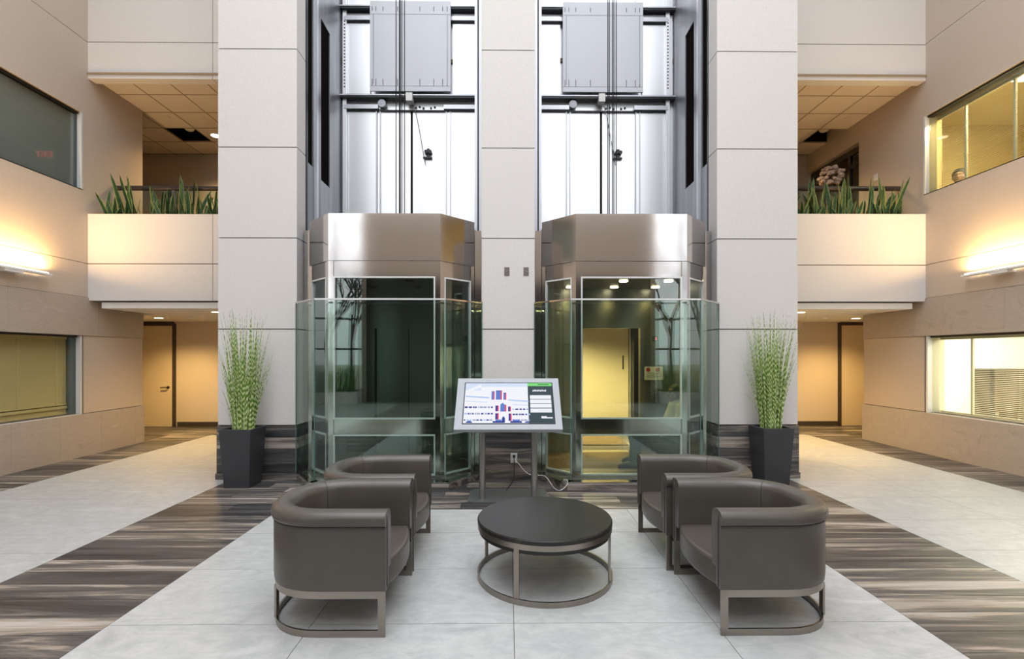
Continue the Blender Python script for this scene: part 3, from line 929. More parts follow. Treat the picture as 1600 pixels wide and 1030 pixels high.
# balcony fronts
for s in (-1, 1):
    side = 'left' if s < 0 else 'right'
    inner = abs(PXL[0]) if s < 0 else PXR[1]
    inner -= .03
    vj = 4.66 if s < 0 else 3.72
    dz = 0 if s < 0 else .03

    def fx(a, b): p, q = sorted((s * a, s * b)); return p, q
    bm = bmesh.new(); p, q = fx(inner, 6.61); bx(bm, p, q, YF + .012, YF + .10, 2.42, 3.76 + dz); bx(bm, p, q, YF + .012, YF + .14, 5.90 + dz, ZT)
    e = struct(obj('wall_balcony_' + side, bm, 'joint'), 'pale balcony front and beam on the %s side' % side)
    g = .004
    spans = [(vj + g, 6.6), (inner, vj - g)]
    for (xa, xb) in spans:
        for (z0, z1, y1) in ((2.41, 2.985, YF + .11), (2.993, 3.77 + dz, YF + .11), (5.885 + dz, 6.455 + dz, YF + .15), (6.463 + dz, ZT, YF + .15)):
            p, q = fx(xa, xb)
            if q - p > .05: piece('wall_panel', (p, q, YF, y1, z0 + .002, z1 - .002), 'panel_white', e)
    # planter trough behind the front
    tr = thing('planter_trough', 'built in planter trough on top of the %s balcony front' % side, 'planter', (s * 5.1, 7.9, 3.3 + dz))
    box('trough', (-1.5, 1.5, -.17, .17, 0, .40), 'door_frame', tr); box('soil', (-1.48, 1.48, -.165, .165, .40, .42), 'soil', tr)
    # handrail and glass guard
    r = thing('balcony_rail', 'dark round handrail with glass guard on the %s balcony' % side, 'railing', (s * 5.1, 8.12, 2.95))
    bm = bmesh.new(); tube(bm, [(-1.49, 0, 1.395 + dz), (1.49, 0, 1.395 + dz)], .04, 14); o = obj('handrail', bm, 'handrail_brown', r); shade_auto(o)
    for k in range(3):
        box('pane', (-1.46 + k * .98, -.50 + k * .98, -.006, .006, .05, 1.36), 'glass_clear', r)
        for xx in (-1.47 + k * .98, -.51 + k * .98): box('guard_post', (xx - .008, xx + .008, -.014, .014, 0, 1.36), 'satin_nickel', r)
    # upper corridor tiled ceiling with one tile missing
    ZC = 5.95 + dz
    bm = bmesh.new(); p, q = fx(0, 9.6); bx(bm, p, q, YF + .15, 10.66, ZC + .30, ZC + .36)
    for k in range(12):
        xg = 3.10 + k * .6 if s < 0 else 3.06 + k * .6
        if xg > 9.5: break
        p, q = fx(xg - .008, xg + .008); bx(bm, p, q, YF + .15, 10.66, ZC - .002, ZC + .02)
    for k in range(6):
        yg = 7.60 + k * .6
        p, q = fx(3.0, 9.6); bx(bm, p, q, yg - .008, yg + .008, ZC - .002, ZC + .02)
    ce = struct(obj('ceiling_' + side, bm, 'grid_bar'), 'tiled ceiling of the upper %s corridor with a missing tile' % side, 'ceiling')
    for i in range(10):
        for j in range(5):
            xg = (3.10 if s < 0 else 3.06) + i * .6
            if xg > 8.9: continue
            hole = (i == 5 and j == 3)
            if hole: continue
            y0, y1 = 7.60 + j * .6, 8.20 + j * .6
            y0 = max(y0, YF + .16)
            p, q = fx(xg + .009, xg + .591)
            piece('ceiling_tile', (p, q, y0 + .009, min(y1, 10.65) - .009, ZC + .003, ZC + .018), 'ceiling_tile', ce)
    xh = (3.10 if s < 0 else 3.06) + 5.5 * .6
    bm = bmesh.new(); p, q = fx(xh - .31, xh + .31)
    bx(bm, p, q, 9.38, 9.40, ZC + .02, ZC + .30); bx(bm, p, q, 10.0, 10.02, ZC + .02, ZC + .30); bx(bm, p, p + .02, 9.4, 10.0, ZC + .02, ZC + .3); bx(bm, q - .02, q, 9.4, 10.0, ZC + .02, ZC + .3)
    bx(bm, p, q, 9.38, 10.02, ZC + .28, ZC + .30)
    obj('open_void', bm, 'painted_dark', ce)
    t = thing('duct_fitting', 'pale round duct fitting showing in the hole of the upper %s ceiling' % side, 'duct', (s * xh, 9.72, ZC + .28))
    bm = bmesh.new(); ball(bm, (0, 0, -.12), .10, sz=.7); obj('round_cap', bm, 'blind_cream', t, True)
    bm = bmesh.new(); tube(bm, [(-.28, .1, -.06), (0, 0, -.10), (.26, -.2, -.05)], .02, 8); obj('pipe', bm, 'ceiling_tile', t, True)
    bm = bmesh.new(); lathe(bm, [(.05, -.012), (.055, 0)], 16); o = obj('sprinkler_plate', bm, 'ceiling_tile'); o.location = (s * 6.3, 8.95, ZC)
    tag(o, 'small round sprinkler plate on the upper %s ceiling' % side, 'sprinkler')
    t = thing('downlight', 'bright round downlight in the upper %s corridor ceiling' % side, 'light', (s * (5.86 if s < 0 else 4.6), 9.70, ZC))
    bm = bmesh.new(); lathe(bm, [(.10, -.010), (.10, 0)], 24); obj('ring', bm, 'white_paint', t)
    bm = bmesh.new(); lathe(bm, [(.085, -.014), (.085, -.010)], 24); obj('lens', bm, 'lamp_warm', t)
    lamp('downlight_beam', 'SPOT', (0, 0, -.03), 330 if s < 0 else 620, WARM, (0, 0, 0), .08, spot=2.4, parent=t, blend=.8)

# EXIT sign hung in the upper left corridor (its mirror image shows in the dark window)
t = thing('exit_sign', 'small red lit exit sign mirrored in the dark upper left window', 'sign', (-3.75, 10.1, 5.62))
box('housing', (-.19, .19, -.03, .03, 0, .20), 'white_plastic', t); box('hanger', (-.03, .03, -.02, .02, .20, .33), 'white_plastic', t)
cu = bpy.data.curves.new('sign_text', 'FONT'); cu.body = 'EXIT'; cu.size = .17; cu.extrude = .003; cu.align_x = 'CENTER'; cu.materials.append(MATS['red_led'])
tmp = bpy.data.objects.new('tmp_text', cu); C.objects.link(tmp); bpy.context.view_layer.update()
me = bpy.data.meshes.new_from_object(tmp.evaluated_get(bpy.context.evaluated_depsgraph_get())); bpy.data.objects.remove(tmp)
o = bpy.data.objects.new('lettering', me); C.objects.link(o); o.parent = t; o.location = (0, -.034, .04); o.rotation_euler = (PI / 2, 0, 0)

# upper right corridor: right wall goes on, with a framed glass entrance and flowers
bm = bmesh.new(); bx(bm, 6.60, 6.88, 8.95, 9.08, 2.95, ZT); bx(bm, 6.60, 6.88, 9.08, 10.66, 5.60, ZT)
struct(obj('wall_corridor_right', bm, 'panel_beige'), 'beige wall of the upper right corridor around the glass entrance')
d = struct(thing('door_5', 'dark framed glass entrance in the upper right corridor', 'door', (6.72, 9.87, 2.95)), 'dark framed glass entrance in the upper right corridor', 'door')
for (y0, y1, z0, z1) in ((-.79, -.73, 0, 2.62), (.73, .79, 0, 2.62), (-.73, .73, 2.52, 2.62), (-.42, -.37, 0, 2.52), (-.73, .73, 2.28, 2.33)):
    box('door_frame', (-.03, .03, y0, y1, z0, z1), 'door_frame', d)
box('pane', (-.004, .004, -.73, -.42, .02, 2.52), 'glass_dark', d); box('pane', (-.004, .004, -.37, .73, .02, 2.28), 'glass_dark', d)
bm = bmesh.new(); tube(bm, [(-.06, -.33, .9), (-.06, -.33, 1.9)], .014, 8); obj('door_handle', bm, 'chrome', d, True)
bm = bmesh.new(); bx(bm, 6.98, 9.4, 9.0, 10.6, 2.95, 3.0); bx(bm, 9.3, 9.4, 9.0, 10.6, 3, 5.6)
struct(obj('wall_lobby_upper_right', bm, 'brown_wood'), 'dim brown interior behind the upper right glass entrance')
t = thing('flower_vase', 'round bouquet of pale dried flowers at the upper right glass entrance', 'flowers', (6.30, 9.42, 2.95))
bm = bmesh.new(); lathe(bm, [(.19, 0), (.19, .03), (.14, .05), (.14, .86), (.19, .88), (.19, .92)], 24); o = obj('pedestal', bm, 'handrail_brown', t); shade_auto(o)
bm = bmesh.new(); lathe(bm, [(.08, .92), (.13, 1.05), (.11, 1.45), (.055, 1.62), (.075, 1.70)], 20); obj('vase', bm, 'handrail_brown', t, True)
bm = bmesh.new(); rr = random.Random(3)
for k in range(90):
    th, ph = rr.uniform(0, 2 * PI), math.acos(rr.uniform(-.8, 1)); R = .20 * rr.uniform(.75, 1.08)
    ball(bm, (R * math.sin(ph) * math.cos(th), R * math.sin(ph) * math.sin(th), 2.10 + R * math.cos(ph)), rr.uniform(.03, .05), sz=.7, u=6, v=4)
o = obj('blossoms', bm, 'flower', t); o['kind'] = 'stuff'
bm = bmesh.new()
for k in range(14):
    th = k * 2.4; tube(bm, [(0, 0, 1.62), (.09 * math.cos(th), .09 * math.sin(th), 2.05)], .006, 5)
obj('stems', bm, 'bark', t)
o = tag(box('light_switch', (6.588, 6.60, 8.62, 8.70, 4.70, 4.82), 'white_plastic', None, .003), 'small white switch plate on the wall above the upper right handrail', 'switch')

# ------------------------------------------------------------------ rear glazed wall, roof and outdoors (daylight)
bm = bmesh.new(); bx(bm, -4.85, 4.85, YB - .25, YB - .02, 0, 6.7); bx(bm, -4.85, 4.85, YB - .25, YB, 10.0, ZT)
for s in (-1, 1): a, b = sorted((s * 4.75, s * 4.9)); bx(bm, a, b, YB - .25, YB, 0, ZT)
for s in (-1, 1):
    a, b = sorted((s * 4.85, s * 6.62)); bx(bm, a, b, YB - .25, YB, 0, .42); bx(bm, a, b, YB - .25, YB, 10.0, ZT)
wb = struct(obj('wall_rear', bm, 'panel_beige'), 'beige wall behind the viewer between two tall windows')
for k in range(8):
    piece('wall_panel', (-4.75 + k * 1.1875 + .004, -4.75 + (k + 1) * 1.1875 - .004, YB - .02, YB, 0, 4.1), 'vestibule_dark', wb)
for k in range(5):
    piece('wall_panel', (-4.75 + k * 1.9 + .004, -4.75 + (k + 1) * 1.9 - .004, YB - .02, YB, 4.11, 6.7), 'panel_tan', wb)
w = struct(thing('window_8', 'high window band behind the viewer', 'window', (0, YB - .12, 6.7)), 'high window band behind the viewer', 'window')
for k in range(7): box('mullion', (-4.75 + k * 1.583 - .03, -4.75 + k * 1.583 + .03, -.05, .05, 0, 3.3), 'dark_metal', w)
for z in (0, 1.65, 3.28): box('transom', (-4.75, 4.75, -.05, .05, z - .03, z + .03), 'dark_metal', w)
for i, s in enumerate((-1, 1)):
    lab = 'tall window behind the viewer on the %s' % ('left' if s < 0 else 'right')
    w = struct(thing('window_%d' % (5 + i), lab, 'window', (s * 5.73, YB - .12, .42)), lab, 'window')
    for u in (-.86, .0 + s * .08, .86): box('mullion', (u - .035, u + .035, -.05, .05, 0, 9.58), 'dark_metal', w)
    zs = [0, 1.35, 2.35, 3.9, 5.5, 7.1, 8.6, 9.55]
    for z in zs: box('transom', (-.86, .86, -.05, .05, z - .03, z + .03), 'dark_metal', w)
bm = bmesh.new()
for (x0, x1, y0, y1) in ((-9.6, -5.2, YB - .25, 10.8), (5.2, 9.6, YB - .25, 10.8), (-5.2, 5.2, YB - .25, -3.6), (-5.2, 5.2, 7.8, 10.8)):
    bx(bm, x0, x1, y0, y1, ZT, ZT + .2)
struct(obj('ceiling_roof', bm, 'white_paint'), 'roof around the large skylight', 'ceiling')
sk = struct(thing('window_7', 'large skylight over the atrium', 'window', (0, 2.1, ZT)), 'large skylight over the atrium', 'window')
for k in range(5): box('skylight_bar', (-5.2 + k * 2.6 - .04, -5.2 + k * 2.6 + .04, -5.7, 5.7, 0, .12), 'white_paint', sk)
for k in range(5): box('skylight_bar', (-5.2, 5.2, -5.7 + k * 2.85 - .04, -5.7 + k * 2.85 + .04, 0, .12), 'white_paint', sk)

bm = bmesh.new(); bx(bm, -60, 60, -80, YB - .25, -.5, -.2)
struct(obj('ground', bm, 'lawn'), 'winter lawn outside the windows', 'ground')
rt = random.Random(11)


def bare_tree(x, y, h, lab):
    t = thing('bare_tree', lab, 'tree', (x, y, -.2), group='bare trees outside the rear windows')
    bm = bmesh.new()

    def grow(p, d, L, r, lvl):
        q = p + d * L
        mid = (p + q) / 2 + Vector((rt.uniform(-1, 1), rt.uniform(-1, 1), 0)) * L * .05
        tube(bm, [p, mid, q], [r, r * .85, r * .65], 5, cap=False)
        if lvl == 0: return
        for k in range(3 if lvl > 1 else 4):
            nd_ = (d + Vector((rt.uniform(-1, 1), rt.uniform(-1, 1), rt.uniform(-.2, .7))) * .75).normalized()
            grow(p + d * L * rt.uniform(.45, 1.0), nd_, L * rt.uniform(.55, .75), r * .55, lvl - 1)
    grow(Vector((0, 0, 0)), Vector((0, 0, 1)), h * .38, .16, 5)
    obj('trunk_and_branches', bm, 'bark', t)


bare_tree(-9.2, -17, 11, 'bare winter tree outside the left rear window')
bare_tree(-13, -24, 13, 'taller bare winter tree further out on the left')
bare_tree(9.0, -15, 10, 'bare winter tree outside the right rear window')
bare_tree(13.5, -22, 13, 'taller bare winter tree further out on the right')
for s in (-1, 1):
    side = 'left' if s < 0 else 'right'
    t = thing('grass_planter', 'low dark trough of tall grass under the %s rear window' % side, 'planter', (s * 5.66, YB + .35, 0))
    box('trough', (-.8, .8, -.22, .22, 0, .40), 'white_paint', t); box('soil', (-.78, .78, -.2, .2, .38, .41), 'soil', t)
    bm = bmesh.new()
    for k in range(260):
        x, y = rt.uniform(-.76, .76), rt.uniform(-.18, .18); h = rt.uniform(.6, 1.0); lx, ly = rt.gauss(0, .05), rt.gauss(0, .05)
        v = [bm.verts.new(p) for p in ((x - .008, y, .40), (x + .008, y, .40), (x + .006 + lx, y + ly, .4 + h * .7), (x - .006 + lx, y + ly, .4 + h * .7), (x + lx * 2, y + ly * 2, .4 + h))]
        bm.faces.new((v[0], v[1], v[2], v[3])); bm.faces.new((v[3], v[2], v[4]))
    o = obj('grass_blades', bm, 'grass_green', t); o['kind'] = 'stuff'


# ------------------------------------------------------------------ armchairs
def upath(w, front, d, n=14):
    """plan path of a U, open towards +x: from front near side round the back to front far side; w half width, d depth of back"""
    pts = []
    r = w
    xb = -d + r * .97
    for i in range(4): pts.append((front + (xb - front) * i / 4, -w))
    for i in range(n + 1):
        a = -PI / 2 - PI * i / n
        ca, sa = math.cos(a), math.sin(a)
        e = .86                                    # slightly squared curve
        pts.append((xb + r * .97 * math.copysign(abs(ca) ** e, ca), w * math.copysign(abs(sa) ** e, sa)))
    for i in range(4): pts.append((xb + (front - xb) * (i + 1) / 4, w))
    return pts


def normals2(pts):
    out = []
    for i in range(len(pts)):
        a = Vector(pts[max(i - 1, 0)]); b = Vector(pts[min(i + 1, len(pts) - 1)])
        d = (b - a).normalized(); out.append(Vector((d.y, -d.x)))
    return out


def sweep(bm, pts, prof):
    """prof: closed list of (offset outward, z); path normals point outward"""
    ns = normals2(pts); rings = []
    for p, n in zip(pts, ns):
        # outward is away from the inside of the U
        rings.append([bm.verts.new((p[0] - n.x * o, p[1] - n.y * o, z)) for o, z in prof])
    m = len(prof)
    for a, b in zip(rings, rings[1:]):
        for k in range(m): bm.faces.new((a[k], a[(k + 1) % m], b[(k + 1) % m], b[k]))
    bm.faces.new(list(reversed(rings[0]))); bm.faces.new(rings[-1])


def make_chair():
    t = thing('armchair', 'x', 'armchair')
    front, w, d = .36, .385, .375
    path = upath(w, front, d, 18)
    # check which way normals point: at the near side (y=-w) outward must be -y
    sgn = 1
    n0 = normals2(path)[0]
    sgn = -1 if n0.y < 0 else 1     # sweep subtracts n*o
    S = lambda prof: [(o * sgn, z) for o, z in prof]
    bm = bmesh.new(); sweep(bm, path, S([(0, .255), (.004, .30), (.004, .58), (0, .612), (-.06, .612), (-.06, .255)])); o = obj('outer_shell', bm, 'leather', t); shade_auto(o, .7)
    bm = bmesh.new()
    sweep(bm, path, S([(.002, .606), (.014, .618), (.020, .642), (.016, .665), (.0, .682), (-.025, .69), (-.065, .69), (-.092, .683), (-.11, .665), (-.117, .64), (-.118, .55), (-.108, .36), (-.062, .36), (-.062, .606)]))
    o = obj('padded_arm_and_back', bm, 'leather', t); shade_auto(o, .9)
    # seams
    bm = bmesh.new()
    tube(bm, [(p[0] - n.x * .005 * sgn, p[1] - n.y * .005 * sgn, .604) for p, n in zip(path, normals2(path))], .0035, 6); obj('seam', bm, 'leather_seam', t, True)
    for q in (-1, 1):
        bm = bmesh.new(); tube(bm, [(front + .001, q * (w - .03), z) for z in (.26, .45, .60, .66)], .003, 6); obj('seam', bm, 'leather_seam', t, True)
        i = 4 + (4 if q < 0 else 14)
        p, n = path[i], normals2(path)[i]
        bm = bmesh.new(); tube(bm, [(p[0] + n.x * o_ * sgn, p[1] + n.y * o_ * sgn, z) for o_, z in ((.112, .40), (.119, .55), (.118, .64), (.112, .663), (.092, .6845), (.06, .6905))], .0022, 6)
        obj('seam', bm, 'leather_seam', t, True)
    # seat with bowed front
    inner = [(p[0] + n.x * .075 * sgn, p[1] + n.y * .075 * sgn) for p, n in zip(path, normals2(path))]
    inner[0] = (front - .02, inner[0][1]); inner[-1] = (front - .02, inner[-1][1])
    fr = []
    for i in range(9):
        u = 1 - 2 * i / 8
        fr.append((front - .02 + .055 * (1 - u * u), u * (w - .075)))
    plan = inner + fr[1:-1]
    c = Vector((0.0, 0.0))
    bm = bmesh.new(); prism(bm, plan, .235, .385)
    o = obj('seat', bm, 'leather', t, bevel=.022); o.modifiers['bevel'].segments = 4; shade_auto(o, .7)
    # flat bar frame
    fp = upath(w - .012, front - .005, d - .012, 18)
    bm = bmesh.new(); sweep(bm, fp, S([(.008, .213), (.008, .253), (-.004, .253), (-.004, .213)])); o = obj('upper_rail', bm, 'satin_nickel', t); shade_auto(o)
    bm = bmesh.new(); sweep(bm, fp, S([(.008, 0), (.008, .038), (-.004, .038), (-.004, 0)])); o = obj('floor_rail', bm, 'satin_nickel', t); shade_auto(o)
    for q in (-1, 1):
        y0, y1 = sorted((q * (w - .016), q * (w - .004)))
        box('leg', (front - .045, front - .005, y0, y1, .0, .252), 'satin_nickel', t)
        i = 4 + (6 if q < 0 else 12)
        p = fp[i]
        bm = bmesh.new(); bx(bm, p[0] - .006, p[0] + .006, p[1] - .018, p[1] + .018, .03, .22); obj('leg', bm, 'satin_nickel', t)
    return t


ch0 = make_chair()
chairs = [(-1.065, 3.045, 0, 'grey leather tub armchair nearest the camera on the left of the table'),
          (-1.065, 3.858, 0, 'grey leather tub armchair in front of the unlit lift, behind another armchair'),
          (1.50, 3.045, PI, 'grey leather tub armchair nearest the camera on the right of the table'),
          (1.465, 3.858, PI, 'grey leather tub armchair in front of the lit lift, behind another armchair')]
for i, (x, y, rz, lab) in enumerate(chairs):
    o = ch0 if i == 0 else copy_tree(ch0)
    o.location = (x, y, 0); o.rotation_euler = (0, 0, rz); o['label'] = lab; o['group'] = 'tub armchairs around the coffee table'

# ------------------------------------------------------------------ coffee table
t = thing('coffee_table', 'round black coffee table on a steel ring base', 'table', (.225, 3.435, 0))
bm = bmesh.new(); lathe(bm, [(.462, .378), (.474, .382), (.474, .404), (.468, .412)], 80); o = obj('table_top', bm, 'table_black', t); shade_auto(o, .5)
bm = bmesh.new(); lathe(bm, [(.455, .315), (.462, .318), (.462, .345)], 80); o = obj('under_top', bm, 'table_black', t); shade_auto(o, .5)


def ring(bm, r0, r1, z0, z1, seg=80):
    R = []
    for (r, z) in ((r1, z0), (r1, z1), (r0, z1), (r0, z0)):
        R.append([bm.verts.new((r * math.cos(2 * PI * k / seg), r * math.sin(2 * PI * k / seg), z)) for k in range(seg)])
    for a, b in zip(R, R[1:] + R[:1]):
        for k in range(seg): bm.faces.new((a[k], a[(k + 1) % seg], b[(k + 1) % seg], b[k]))


bm = bmesh.new(); ring(bm, .44, .472, .345, .380); o = obj('upper_ring', bm, 'satin_nickel', t); shade_auto(o)
bm = bmesh.new(); ring(bm, .464, .476, 0, .036); o = obj('floor_ring', bm, 'satin_nickel', t); shade_auto(o)
for k in range(4):
    a = math.radians(-116 + 90 * k)
    bm = bmesh.new(); bx(bm, .462, .472, -.0175, .0175, .0, .36)
    bmesh.ops.rotate(bm, verts=bm.verts[:], cent=(0, 0, 0), matrix=Matrix.Rotation(a, 3, 'Z'))
    obj('leg', bm, 'satin_nickel', t)

# ------------------------------------------------------------------ information kiosk
k0 = thing('information_kiosk', 'silver framed touch screen kiosk tilted on two poles between the lifts', 'kiosk', (-.03, 5.2, 0))
bm = bmesh.new()
pl = []
for (cx_, cy_) in ((.34, .30), (-.34, .30), (-.34, -.03), (.34, -.03)):
    for k in range(5):
        a0 = {(.34, .30): 0, (-.34, .30): PI / 2, (-.34, -.03): PI, (.34, -.03): 1.5 * PI}[(cx_, cy_)]
        a = a0 + k * PI / 8
        pl.append((cx_ + .09 * math.cos(a), cy_ + .09 * math.sin(a)))
prism(bm, pl, 0, .012); o = obj('base_plate', bm, 'kiosk_base', k0)
for q in (-1, 1):
    bm = bmesh.new(); tube(bm, [(q * .28, .02, .012), (q * .28, .02, .98)], .034, 20); o = obj('pole', bm, 'kiosk_pole', k0); shade_auto(o)
# display built flat in its own frame then tilted: local u along x, v up the slope
TILT = math.atan2(.51, .48)
dsp = bpy.data.objects.new('display', None); C.objects.link(dsp); dsp.parent = k0
dsp.location = (0, -.195, .785); dsp.rotation_euler = (TILT, 0, 0)
Wd, Hd = 1.135, .70
bm = bmesh.new(); bx(bm, -Wd / 2, Wd / 2, 0, Hd, -.055, 0); o = obj('housing', bm, 'kiosk_silver', dsp, bevel=.006)
su0, su1, sv0, sv1 = -.475, .485, .078, .625
bm = bmesh.new(); bx(bm, su0 - .010, su1 + .010, sv0 - .010, sv1 + .010, 0, .002); obj('bezel', bm, 'bezel_black', dsp)
scr = {'screen_white': (.93, .94, 1.0), 'screen_sky': (.70, .80, .98), 'screen_panel': (.045, .075, .09), 'screen_green': (.22, .75, .20),
       'screen_navy': (.03, .05, .30), 'screen_blue': (.12, .22, .62), 'screen_red': (.85, .04, .10), 'screen_pale': (.45, .60, .92), 'screen_grey': (.35, .40, .55), 'screen_wall': (.88, .88, .97)}
names = list(scr)
for nme, c in scr.items(): mat(nme, (.005, .005, .005), .5, emit=c, es=.95, spec=.05)
bm = bmesh.new()


def quad(u0, v0, u1, v1, mname, lay, skew=0.0, arch=False):
    X0, X1 = su0 + (su1 - su0) * u0, su0 + (su1 - su0) * u1
    Y0, Y1 = sv0 + (sv1 - sv0) * v0, sv0 + (sv1 - sv0) * v1
    z = .0026 + .0004 * lay; sk_ = skew * (sv1 - sv0)
    ps = [(X0, Y0, z), (X1, Y0 + sk_, z), (X1, Y1 + sk_, z)]
    if arch: ps += [((X0 + X1) / 2, Y1 + sk_ + (sv1 - sv0) * .05, z)]
    ps += [(X0, Y1, z)]
    f = bm.faces.new([bm.verts.new(p) for p in ps]); f.material_index = names.index(mname)


pu = lambda x: (x - 192) / 1195.0
pv = lambda y: (685 - y) / 507.0
quad(0, 0, 1, 1, 'screen_sky', 0)
quad(0, 0, .72, .80, 'screen_white', 1); quad(.18, .70, .72, .90, 'screen_white', 1)
quad(.0, .80, .18, .72, 'screen_white', 1, .17)
quad(.72, 0, 1, 1, 'screen_panel', 2); quad(.72, .92, 1, 1, 'screen_green', 3)
for (a, b) in ((340, 388), (395, 443), (450, 498), (508, 556)): quad(.742, pv(b), .982, pv(a), 'screen_white', 3)
for k in range(11): quad(.775 + k * .0145, pv(292 - 4 * (k % 2)), .786 + k * .0145, pv(266 + 5 * (k % 3 == 0)), 'screen_white', 3)
for k in range(9): quad(.84 + k * .014, pv(205), .850 + k * .014, pv(192), 'screen_panel', 4)
quad(.86, pv(625), .92, pv(602), 'screen_white', 3); quad(.86, pv(628), .985, pv(614), 'screen_white', 3)
for (x0, xm, x1, ya, yb) in ((555, 583, 597, 288, 396), (615, 680, 697, 277, 396), (717, 742, 757, 307, 398)):
    quad(pu(x0), pv(yb), pu(xm), pv(ya), 'screen_blue', 3); quad(pu(xm), pv(yb), pu(x1), pv(ya), 'screen_red', 3)
    quad(pu(x0), pv(ya + 8), pu(x1), pv(ya), 'screen_navy', 4)
for (x0, xm, x1, ya, yb, ar) in ((612, 640, 655, 470, 541, 0), (677, 738, 757, 460, 545, 1), (782, 804, 818, 482, 543, 0), (612, 640, 657, 565, 640, 0), (788, 812, 828, 568, 658, 0)):
    quad(pu(x0), pv(yb), pu(xm), pv(ya), 'screen_navy' if not ar else 'screen_blue', 3, arch=bool(ar)); quad(pu(xm), pv(yb), pu(x1), pv(ya), 'screen_red', 3)
quad(pu(700), pv(680), pu(740), pv(625), 'screen_navy', 3, arch=True)
rs = random.Random(5)
for (xa, xb, ya, yb) in ((200, 580, 481, 503), (200, 580, 560, 580), (200, 580, 640, 655), (840, 1072, 508, 526), (840, 1072, 571, 589), (840, 1072, 640, 657)):
    x = xa
    while x < xb:
        wd = rs.choice((22, 32, 42)); quad(pu(x), pv(yb), pu(min(x + wd, xb)), pv(ya), rs.choice(('screen_navy', 'screen_grey', 'screen_navy', 'screen_pale')), 3); x += wd + rs.choice((6, 14))
quad(pu(205), pv(362), pu(525), pv(345), 'screen_pale', 3, -.035); quad(pu(780), pv(408), pu(1060), pv(393), 'screen_pale', 3, -.035)
quad(pu(205), pv(416), pu(500), pv(410), 'screen_pale', 3, -.035); quad(pu(840), pv(460), pu(1050), pv(455), 'screen_pale', 3, -.02)
for (x0, x1, h) in ((230, 310, 28), (580, 725, 40), (810, 960, 40), (1000, 1060, 22)):
    quad(pu(x0), pv(682), pu(x1), pv(682 - h * .55), 'screen_navy', 4); quad(pu(x0 + (x1 - x0) * .25), pv(682 - h * .5), pu(x0 + (x1 - x0) * .8), pv(682 - h), 'screen_blue', 4)
obj('screen', bm, names, dsp)
bm = bmesh.new(); bx(bm, -.33, .33, .25, .42, -.09, -.055); obj('mount_plate', bm, 'dark_metal', dsp)
# cables, outlet and phone
o = tag(box('wall_outlet', (.0, .085, 6.072, 6.086, .20, .325), 'white_plastic', None, .003), 'white power outlet low on the centre pier behind the kiosk', 'outlet')
box('plug', (.028, .058, 6.04, 6.072, .275, .305), 'black_rubber', None).parent = None
bpy.data.objects['plug']['label'] = 'black plug in the outlet behind the kiosk'; bpy.data.objects['plug']['category'] = 'plug'
o = tag(box('usb_charger', (.02, .066, 6.03, 6.072, .212, .258), 'white_plastic', None, .004), 'small white phone charger in the lower socket of the outlet', 'charger')


def cord(name, pts, r, material, lab, cat='cord'):
    P_ = [Vector(p) for p in pts]; out = []
    for i in range(len(P_) - 1):
        p0, p1, p2, p3 = P_[max(i - 1, 0)], P_[i], P_[i + 1], P_[min(i + 2, len(P_) - 1)]
        for k in range(6):
            u = k / 6
            out.append(.5 * ((2 * p1) + (p2 - p0) * u + (2 * p0 - 5 * p1 + 4 * p2 - p3) * u * u + (3 * p1 - p0 - 3 * p2 + p3) * u ** 3))
    out.append(P_[-1]); bm = bmesh.new(); tube(bm, out, r, 8); o = obj(name, bm, material, None, True)
    return tag(o, lab, cat)


cord('power_cord', [(.043, 6.035, .29), (.045, 5.98, .20), (.04, 5.95, .05), (.0, 5.80, .008), (-.04, 5.60, .008), (-.05, 5.50, .015)], .0055, 'cable_black', 'black power cord running from the outlet to the kiosk base')
cord('charger_cord', [(.043, 6.03, .235), (.09, 5.98, .225), (.16, 5.93, .15), (.235, 5.90, .10), (.34, 5.86, .098), (.42, 5.80, .098), (.50, 5.60, .02), (.56, 5.52, .01), (.64, 5.57, .05), (.66, 5.62, .098), (.615, 5.655, .097)], .0045, 'white_plastic', 'thin white charging cord hanging from the outlet to a phone')
cord('network_cable', [(.10, 5.47, .98), (.10, 5.50, .86), (.15, 5.52, .80), (.22, 5.50, .79), (.25, 5.46, .86)], .006, 'blue_cord', 'blue cable looping under the kiosk display', 'cable')
ph = thing('mobile_phone', 'dark mobile phone lying on the kerb of the lit lift', 'phone', (.55, 5.70, .0885), -.9)
box('body', (-.075, .075, -.037, .037, 0, .007), 'bezel_black', ph, .003); box('screen', (-.068, .068, -.033, .033, .007, .008), 'table_black', ph)
for i, x in enumerate((-.046, .196)):
    t = thing('call_plate', ('grey key plate on the centre pier, left of two', 'grey key plate on the centre pier, right of two')[i], 'switch plate', (x, 6.094, 2.56), group='key plates on the centre pier')
    box('plate', (-.033, .033, 0, .006, 0, .105), 'plate_grey', t)
    bm = bmesh.new(); tube(bm, [(0, -.004, .052), (0, 0, .052)], .011, 12); obj('key_switch', bm, 'chrome', t)


